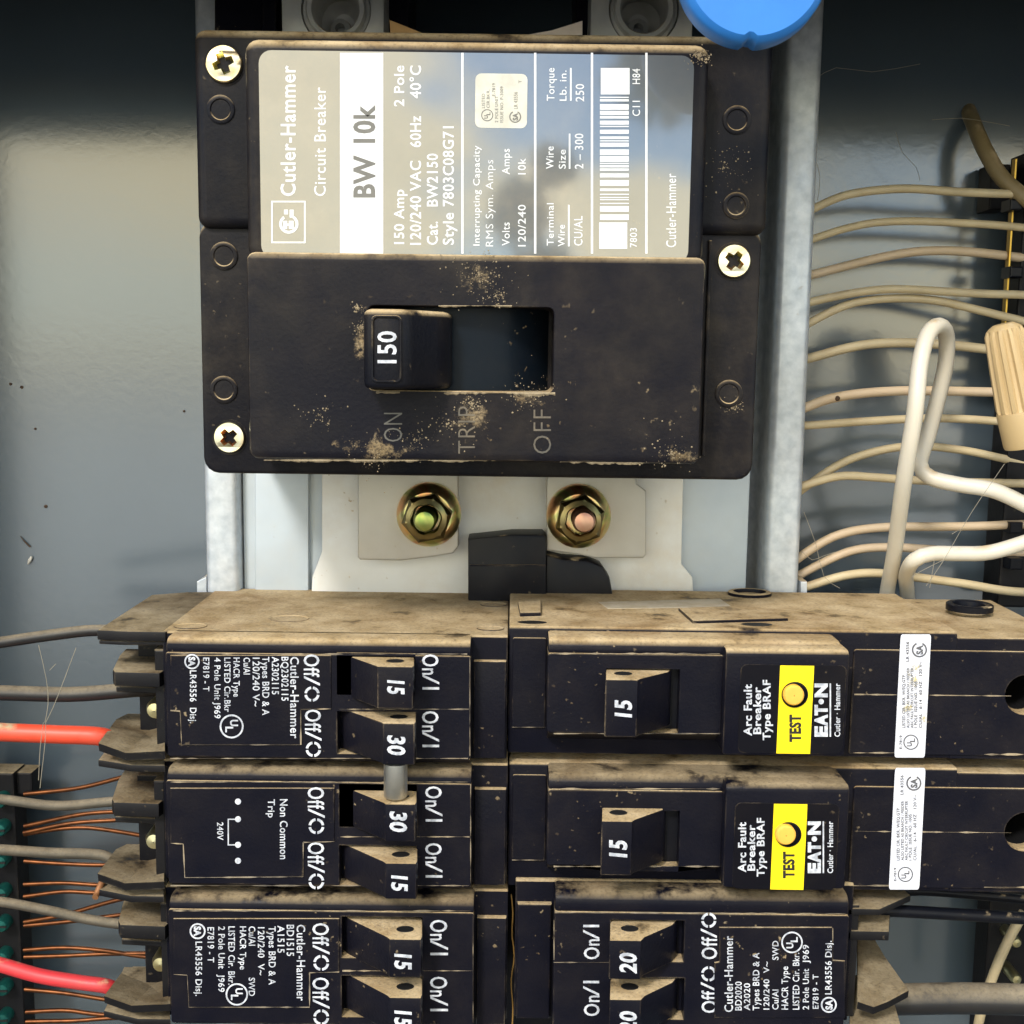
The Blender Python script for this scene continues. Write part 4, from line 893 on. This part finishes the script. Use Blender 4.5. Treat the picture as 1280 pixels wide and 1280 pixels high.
# ------------------------------------------------------------ wires
def wire(name, pts, r, mat, label, cat='wire', group=None, Y=None, n=12, wob=0.03):
    q = []
    for p_ in pts:
        y_ = p_[2] if len(p_) > 2 else Y
        a = P(p_[0], p_[1], y_); q.append((a[0], y_, a[1]))
    Ym = q[len(q)//2]
    g = G(); g.tube(q, r*Ym[1]/FPX, n, wob=wob)
    solo(name, g, mat, label, cat, Ym, group, smooth=60)
gl = 'wires entering the left breakers'
wire('black_wire', [(-60, 812), (0, 803), (70, 793), (125, 788), (200, 792)], 7.5, M['blackwire'], 'dust topped black wire, highest one leaving the left breakers', group=gl, Y=256)
wire('black_wire', [(-60, 866), (0, 866), (90, 868), (170, 862), (210, 860)], 10, M['blackwire'], 'thicker dusty black wire just above the orange red wire', group=gl, Y=254)
wire('red_wire', [(-60, 911), (0, 915), (70, 918), (128, 921), (150, 932, 254), (175, 945, 258)], 12, M['red'], 'clean orange red wire on the upper left', group=gl, Y=250)
wire('grey_wire', [(-60, 995), (0, 999), (70, 1007), (140, 1002), (200, 1000)], 6.5, M['greywire'], 'dust grey wire below the orange red wire, first of three grey ones', group=gl, Y=256)
wire('grey_wire', [(-60, 1060), (0, 1062), (60, 1066), (128, 1069), (150, 1082, 257), (175, 1098, 260)], 7, M['greywire'], 'straight dust grey wire, middle one of three grey ones on the left', group=gl, Y=256)
wire('grey_wire', [(-60, 1122), (0, 1127), (60, 1138), (110, 1149), (150, 1155), (200, 1158)], 6.5, M['greywire'], 'sagging dust grey wire above the crimson wire', group=gl, Y=256)
wire('red_wire', [(-60, 1190), (0, 1206), (50, 1220), (100, 1228), (135, 1233), (155, 1243, 256), (178, 1256, 259)], 9.5, M['red2'], 'crimson wire sloping down at the lower left', group=gl, Y=252)
gc = 'bare copper ground wires'
cw = [([(30, 992), (100, 985), (158, 971), (190, 965)], 'bare copper wire rising to the first left clamp, topmost copper one'),
      ([(30, 1032), (100, 1018), (150, 1015), (190, 1016)], 'dull copper wire under the first grey wire'),
      ([(30, 1041), (90, 1028), (150, 1024), (190, 1022)], 'copper wire just under the dull one, above the bright strand'),
      ([(30, 1043), (70, 1036), (110, 1034), (165, 1042), (200, 1050)], 'bright orange copper strand bending down to the second wire guide'),
      ([(30, 1076), (80, 1079), (130, 1081), (190, 1080)], 'dull copper wire right under the middle grey wire'),
      ([(30, 1106), (80, 1104), (125, 1106), (190, 1107)], 'dark copper wire behind the brown copper stub'),
      ([(30, 1120), (80, 1115), (120, 1117), (190, 1116)], 'copper wire below the brown copper stub'),
      ([(30, 1152), (80, 1143), (140, 1127), (190, 1117)], 'copper wire climbing behind the sagging grey wire'),
      ([(30, 1158), (90, 1151), (150, 1143), (190, 1139)], 'copper wire crossing behind the end of the sagging grey wire'),
      ([(30, 1188), (80, 1185), (130, 1188), (165, 1193), (200, 1197)], 'orange copper wire above the crimson wire'),
      ([(30, 1196), (80, 1194), (130, 1192), (190, 1192)], 'thin bright copper wire close above the crimson wire'),
      ([(30, 1236), (80, 1241), (135, 1250), (190, 1257)], 'copper wire just below the crimson wire'),
      ([(30, 1266), (80, 1263), (110, 1266), (135, 1268), (190, 1268)], 'copper wire with a bright bend near the bottom left'),
      ([(30, 1278), (90, 1277), (135, 1273), (190, 1270)], 'lowest copper wire at the bottom left')]
for pts, lb_ in cw: wire('copper_wire', pts, 3.0, M['copper'], lb_, group=gc, Y=297, n=8, wob=.2)
wire('copper_stub', [(131, 1096, 246), (126, 1106, 244), (121, 1117, 243), (119, 1122, 242)], 4.2, simple('browned_copper', (.30, .13, .05), .6, .3, bump=.4), 'short browned copper stub under the second wire guide', cat='wire end', n=8)
# ground bar
gb = thing('ground_bar', 'dark ground bar with green screws at the lower left edge', 'ground bar', (*((P(10, 1120, 296)[0]), 300), P(10, 1120, 296)[1]))
a, b_, c, d = RX(-30, 966, 24, 1300, 296); g = G(); g.box(a, b_, 296, 303, c, d, .6); mk('bar', g, M['ear'], gb)  # bar given near-black to stand for the corner's shade
a, b_, c, d = RX(-30, 962, 44, 990, 300); g = G(); g.box(a, b_, 298, 304, c, d, .5); mk('foot', g, M['ear'], gb)
for py in (1002, 1037, 1077, 1117, 1157, 1197, 1237, 1274):
    x, z = P(-1+(py-1000)*.016, py, 293)
    g = G(); g.lathe(x, z, [(1.9, 296), (1.9, 293.2), (1.5, 292.5), (.2, 292.3)], 20); s_ = mk('screw', g, M['teal'], gb, smooth=40)
    g = G(); g.box(x-1.6, x+1.6, 292.1, 292.5, z-.25, z+.25); mk('slot', g, M['pit'], s_)
# right side: neutral wires
gr = 'thin neutral wires on the right'
rw = [([(985, 275), (1012, 265), (1060, 245), (1130, 235), (1200, 238), (1265, 242), (1290, 243)], 5.2, 'dimwire2', 'topmost thin neutral wire, in the shade'),
      ([(985, 305), (1012, 298), (1060, 283), (1110, 277), (1200, 281), (1270, 284), (1290, 285)], 4.8, 'dimwire2', 'second thin neutral wire from the top'),
      ([(985, 352), (1010, 343), (1100, 321), (1170, 315), (1268, 322), (1290, 324)], 5.6, 'pinkwire', 'pinkish neutral wire, third from the top'),
      ([(985, 384), (1009, 380), (1090, 364), (1150, 361), (1265, 368), (1290, 370)], 5.2, 'ivory', 'neutral wire, fourth from the top, touching the one under it'),
      ([(985, 418), (1008, 405), (1060, 382), (1120, 375), (1180, 378), (1270, 397), (1290, 403)], 5.2, 'ivory', 'neutral wire bending down toward the wire nut top'),
      ([(985, 452), (1007, 447), (1070, 432), (1130, 430), (1233, 437), (1290, 442)], 6, 'ivory', 'neutral wire passing behind the loop top to the wire nut side'),
      ([(985, 515), (1005, 510), (1050, 497), (1140, 489), (1245, 488), (1290, 490)], 6, 'pinkwire', 'neutral wire with a small dark burn spot'),
      ([(985, 534), (1005, 531), (1080, 525), (1160, 524), (1250, 528), (1290, 530)], 5.2, 'ivory', 'nearly straight neutral wire level with the wire nut collar'),
      ([(985, 625), (1010, 605), (1060, 575), (1130, 560), (1200, 563), (1255, 572), (1290, 578)], 5.2, 'ivory', 'arching neutral wire just under the wire nut'),
      ([(985, 615), (1002, 610), (1050, 597), (1100, 597), (1180, 600), (1290, 606)], 5.4, 'ivory', 'neutral wire meeting the foot of the arching one'),
      ([(985, 710), (1000, 698), (1050, 670), (1120, 658), (1255, 656), (1290, 656)], 5.6, 'pinkwire', 'third neutral wire from the bottom'),
      ([(985, 728), (1000, 718), (1060, 692), (1110, 686), (1170, 687), (1290, 690)], 5.6, 'pinkwire', 'second neutral wire from the bottom'),
      ([(985, 742), (1008, 735), (1060, 720), (1110, 717), (1200, 727), (1255, 738), (1290, 742)], 5.6, 'ivory', 'lowest thin neutral wire, right above the dusty breaker top')]
M['dimwire2'] = M['ivory']
for i, (pts, r, m_, lb_) in enumerate(rw): wire('neutral_wire', pts, r, M[m_], lb_, group=gr, Y=292+(i % 3)*2.5, n=10, wob=.4)
x, z = P(1048, 498, 290); g = G(); g.lathe(x, z, [(.1, 290.1), (.5, 290.3), (.75, 291)], 10)
solo('burn_spot', g, M['bug'], 'tiny dark speck stuck on the pinkish neutral wire', 'speck', (x, 290, z))
wire('white_wire', [(1103, 790, 296), (1109, 740, 291), (1118, 690, 280), (1130, 600, 266), (1143, 520, 262), (1150, 455, 264), (1160, 418, 267), (1174, 407, 270), (1183, 420, 274), (1182, 455, 277), (1172, 500, 279), (1160, 545, 280), (1150, 580, 279), (1163, 597, 277), (1200, 606, 274), (1245, 614, 272), (1300, 640, 270)], 9.8, M['ivoryfront'], 'thick white wire in a tall narrow loop', cat='wire', n=20, wob=0)
wire('white_wire', [(1138, 790, 295), (1134, 740, 291), (1133, 718, 283), (1143, 700, 275), (1165, 692, 275), (1200, 692, 275), (1240, 690, 274), (1300, 672, 272)], 9.6, M['ivoryfront'], 'thick white wire bending right at the foot of the tall loop', cat='wire', n=20, wob=0)
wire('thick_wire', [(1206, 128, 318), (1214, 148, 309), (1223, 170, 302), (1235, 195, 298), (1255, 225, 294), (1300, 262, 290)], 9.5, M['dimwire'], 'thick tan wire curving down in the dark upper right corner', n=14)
# wire nut
ax = Vector((*P(1254, 408, 262), 0)); bx_ = Vector((*P(1284, 560, 262), 0))
A = Vector((ax.x, 262, ax.y)); B = Vector((bx_.x, 262, bx_.y)); T_ = (B-A).normalized(); Nn = Vector((0, 1, 0)); Bn = T_.cross(Nn)
wn = thing('wire_nut', 'tan ribbed wire nut at the right edge', 'wire nut', tuple(A))
s = 262/FPX; g = G(); rings = []; n = 72
for t, r, rib in ((-.02, 12, 0), (0, 17, 0), (.02, 20.5, .3), (.06, 22, 1.8), (.30, 23.5, 2.2), (.66, 25.5, 2.2), (.69, 26, .8)):
    c_ = A+(B-A)*t; rings.append([tuple(c_+(Nn*math.cos(2*math.pi*k/n)+Bn*math.sin(2*math.pi*k/n))*((r+(rib if k % 6 < 3 else -rib))*s)) for k in range(n)])
g.loft(rings, True, False); mk('ribbed_shell', g, M['nut'], wn, smooth=30)
g = G(); rings = []
for t, r in ((.685, 24), (.685, 27.5), (.70, 28), (.96, 27), (.98, 26), (.98, 20), (.9, 19)):
    c_ = A+(B-A)*t; rings.append([tuple(c_+(Nn*math.cos(2*math.pi*k/36)+Bn*math.sin(2*math.pi*k/36))*(r*s)) for k in range(36)])
g.loft(rings, False, True); mk('collar', g, M['nut'], wn, smooth=40)
# neutral bar at the right edge
nb = thing('neutral_bar', 'dark neutral bar with a thin brass strip at the right edge', 'neutral bar', (*((P(1275, 450, 290)[0]), 300), P(1275, 450, 290)[1]))
a, b_, c, d = RX(1266, 190, 1330, 760, 296); g = G(); g.box(a, b_, 296, 306, c, d, .6); mk('bar', g, M['ear'], nb)
a, b_, c, d = RX(1270, 195, 1272.5, 410, 291); g = G(); g.box(a, b_, 294.5, 296.5, c, d, .1); mk('brass_strip', g, M['brass'], nb)
for py in (256, 340, 415, 470, 535, 610, 660, 705):
    a, b_, c, d = RX(1262, py-7, 1278, py+7, 292); g = G(); g.box(a, b_, 291.5, 297, c, d, .4); mk('clamp_block', g, M['cleanblack'], nb)
a, b_, c, d = RX(1238, 205, 1262, 262, 303); g = G(); g.box(a, b_, 303, 311, c, d, .4); mk('bracket', g, M['ear'], nb)
# bottom right wires
gq = 'wires entering the lower right breaker'
wire('black_wire', [(1095, 1118, 262), (1150, 1114, 262), (1220, 1119, 262), (1300, 1126, 262)], 6, M['cleanblack'], 'thin black wire grazing the underside of the lower arc fault breaker', group=gq)
wire('black_wire', [(1090, 1138, 252), (1130, 1139, 252), (1200, 1143, 253), (1300, 1149, 254)], 8, M['cleanblack'], 'glossy black wire under the lower arc fault breaker, second from top', group=gq)
wire('black_cable', [(1080, 1250, 254), (1140, 1249, 254), (1210, 1248, 254), (1300, 1250, 254)], 20, M['blackwire'], 'thick black cable with brown dust at the bottom right', cat='cable', n=20, group=gq)
wire('neutral_wire', [(1280, 1140, 285), (1262, 1172, 285), (1243, 1215, 286), (1225, 1270, 288), (1220, 1310, 289)], 6.5, M['ivory'], 'tan wire slanting down behind the thick black cable', n=10)
a, b_, c, d = RX(1232, 1110, 1330, 1310, 298); g = G(); g.box(a, b_, 298, 306, c, d, .6)
nb2 = thing('neutral_bar', 'dark bar with two brass screws in the lower right corner', 'neutral bar', (a, 300, c)); mk('bar', g, M['ear'], nb2)
for py in (1180, 1226):
    x, z = P(1272, py, 290); g = G(); g.lathe(x, z, [(1.5, 298), (1.5, 291), (1.1, 290.3), (.1, 290.2)], 18); mk('screw', g, M['brassw'], nb2, smooth=40)
# dark block added to fill between the two breaker rows, with a rusty thread caught in the gap
x, z = P(640, 1000, 268)
g = G(); a, b_, c, d = RX(560, 850, 720, 1340, 268); g.box(a, b_, 268, 288, c, d, .5)
solo('stab_insulator', g, M['cleanblack'], 'black plastic spine seen through the narrow gap between left and right breakers', 'insulator', (x, 280, z))
q = [(P(a, b_, 246)[0], 246, P(a, b_, 246)[1]) for a, b_ in ((639, 1118), (641, 1140), (640, 1170), (643, 1195), (639, 1225), (641, 1260), (640, 1290))]
g = G(); g.tube(q, .16, 6, wob=.05); solo('rusty_thread', g, simple('rusty_thread', (.40, .22, .05), .6), 'golden brown thread caught in the gap at the bottom centre', 'thread', q[3])
# ------------------------------------------------------------ debris and cobwebs
x, Y = on_top2(375, 735)
g = G(); 
for dx, dy, dz, r in ((0, 0, .9, 1.15), (.9, .1, .75, .8), (-.9, 0, .8, .75)):
    rings = []
    for k in range(1, 8):
        t = math.pi*k/8; rings.append([(x+dx+r*1.1*math.sin(t)*math.cos(2*math.pi*j/10), Y-1+dy+r*math.sin(t)*math.sin(2*math.pi*j/10), ZT2+dz+r*.8*math.cos(t)) for j in range(10)])
    g.loft(rings, True, True)
solo('dead_insect', g, M['bug'], 'small dark dried insect on the dusty top of the quad breaker', 'insect', (x, Y, ZT2), smooth=60)
def strand(pts, Y, r, label, name='cobweb', mat='web', grp=None):
    g = G()
    for line in pts:
        q = []
        for p_ in line: a = P(p_[0], p_[1], p_[2] if len(p_) > 2 else Y); q.append((a[0], p_[2] if len(p_) > 2 else Y, a[1]))
        g.tube(q, r, 4, step=4, wob=.08)
    solo(name, g, M[mat], label, 'cobweb', (0, Y, 0), kind='stuff')
strand([[(48, 806), (58, 850), (60, 880), (56, 903)], [(95, 810), (80, 850), (66, 885), (57, 903)], [(57, 903), (56, 930), (52, 965), (50, 985)], [(54, 903), (50, 935), (48, 975)], [(62, 838), (70, 830)]], 240, .07, 'dusty cobweb strands hanging in front of the orange red wire')
strand([[(1256, 580), (1215, 640), (1180, 700), (1158, 732)], [(1180, 700), (1150, 715), (1140, 722)], [(1168, 700), (1162, 735)], [(1200, 662), (1190, 668)]], 262, .06, 'thin cobweb running from the wire nut down to the breaker top')
strand([[(1018, 100), (1045, 85), (1090, 90), (1150, 80)], [(1165, 150), (1200, 148), (1230, 152), (1262, 158)], [(1120, 165), (1128, 190), (1145, 208), (1150, 225)], [(1018, 195), (1025, 220), (1022, 250)]], 300, .06, 'faint cobweb threads in the dark upper right corner')
strand([[(1003, 690), (1015, 700), (1030, 695), (1045, 690)], [(1005, 640), (1020, 680), (1030, 720), (1050, 735)]], 285, .06, 'fine cobweb beside the foot of the right rail')
# lint flecks on the back panel and the breakers
flk = random.Random(11)
g = G()
for px, py, r in ((38, 700, .5), (57, 633, .45), (13, 480, .35), (27, 484, .4), (44, 536, .3), (230, 514, .3)):
    x, z = P(px, py, YB-.2); g.lathe(x, z, [(.05, YB-.5), (r, YB-.3), (r*1.1, YB)], 7)
x, z = P(26, 670, YB); g.tube([(x, YB-.3, z), (x+1.3, YB-.4, z-1.6), (x+2.6, YB-.3, z-2.9)], [.08, .2, .25], 5)
solo('dark_specks', g, M['bug'], 'small dark specks stuck on the grey back panel at left', 'specks', (0, YB, 0), kind='stuff')
x, z = P(38, 700, YB); g = G(); g.tube([(x-.5, YB-.5, z-1), (x+.1, YB-.7, z), (x+.6, YB-.5, z+1)], [.2, .5, .3], 6)
solo('white_fleck', g, simple('pale_fleck', (.7, .66, .58), .8), 'tiny white fleck on the grey back panel at left', 'fleck', (x, YB, z))
def crust(cx, cy, R, Y, nn, seed, label, par):
    r_ = random.Random(seed); g = G()
    for _ in range(int(nn*1.3)):
        a = r_.uniform(0, 6.28); d = R*abs(r_.gauss(0, .5)); px = cx+d*math.cos(a); py = cy+d*math.sin(a)*.8
        x, z = P(px, py, Y); q = r_.uniform(.03, .2)*r_.random()+.02; k = r_.randint(4, 6)
        g.loft([[(x+q*w_*r_.uniform(.7, 1.2)*math.cos(6.283*i/k), Y+.02-h_, z+q*w_*r_.uniform(.7, 1.2)*math.sin(6.283*i/k)) for i in range(k)] for w_, h_ in ((1.2, 0), (.6, q*.7))], False, True)
    return mk(label, g, M['dustgrain'], par, kind='stuff')
M['dustgrain'] = simple('tan_dust_grains', (.36, .29, .19), .95, col2=(.28, .22, .14), sc_=400)
YC_ = 225.95
M['dustgrain'] = simple('tan_dust_grains', (.30, .24, .155), .95, col2=(.23, .18, .115), sc_=400)
for i, (cx, cy, R, nn) in enumerate(((452, 410, 14, 110), (447, 385, 8, 60), (520, 550, 26, 60), (590, 505, 18, 120), (660, 494, 40, 110), (600, 345, 50, 150), (560, 530, 40, 90), (620, 370, 25, 60), (400, 520, 40, 50), (470, 575, 60, 60), (840, 568, 40, 80))):
    crust(cx, cy, R, YC_, nn, i, 'dust_crust', mb)
crust(917, 508, 16, 238.95, 90, 40, 'dust_crust', mb); crust(905, 210, 60, 236.9, 80, 41, 'dust_crust', mb); crust(875, 70, 18, 228.9, 120, 42, 'dust_crust', mb)
# ridge of dust along the lower lip of the toggle slot and the lower edge of the cover
def dust_ridge(x0, x1, py, Y, par, amp=2.4, seed=1):
    r_ = random.Random(seed); g = G(); n = int((x1-x0)/2.2); up = []; lo = []; hh = .5
    for k in range(n+1):
        px = x0+(x1-x0)*k/n; hh = max(.15, min(1, hh+r_.uniform(-.3, .3)))
        a = P(px, py-hh*amp*.3, Y); b_ = P(px, py+hh*amp, Y); up.append((a[0], Y+.05, a[1])); lo.append((b_[0], Y+.05, b_[1]))
    mid = [((a[0]+b_[0])/2, Y-.25*r_.uniform(.4, 1), (a[2]+b_[2])/2) for a, b_ in zip(up, lo)]
    m_ = n+1; g.add(up+mid+lo, [(k, k+1, m_+k+1, m_+k) for k in range(n)]+[(m_+k, m_+k+1, 2*m_+k+1, 2*m_+k) for k in range(n)])
    mk('dust_ridge', g, M['dustgrain'], par, kind='stuff')
dust_ridge(555, 694, 491, YC-.02, mb, 5, 1); dust_ridge(470, 500, 489.5, YC-.02, mb, 3, 2); dust_ridge(330, 620, 575, YC+.6, mb, 3, 3); dust_ridge(700, 860, 577, YC+.6, mb, 4, 4)
dust_ridge(548, 640, 382, YC-.02, mb, 2.2, 5)
for o in bpy.data.objects:
    if '_o' in o: del o['_o']
bpy.context.view_layer.update()
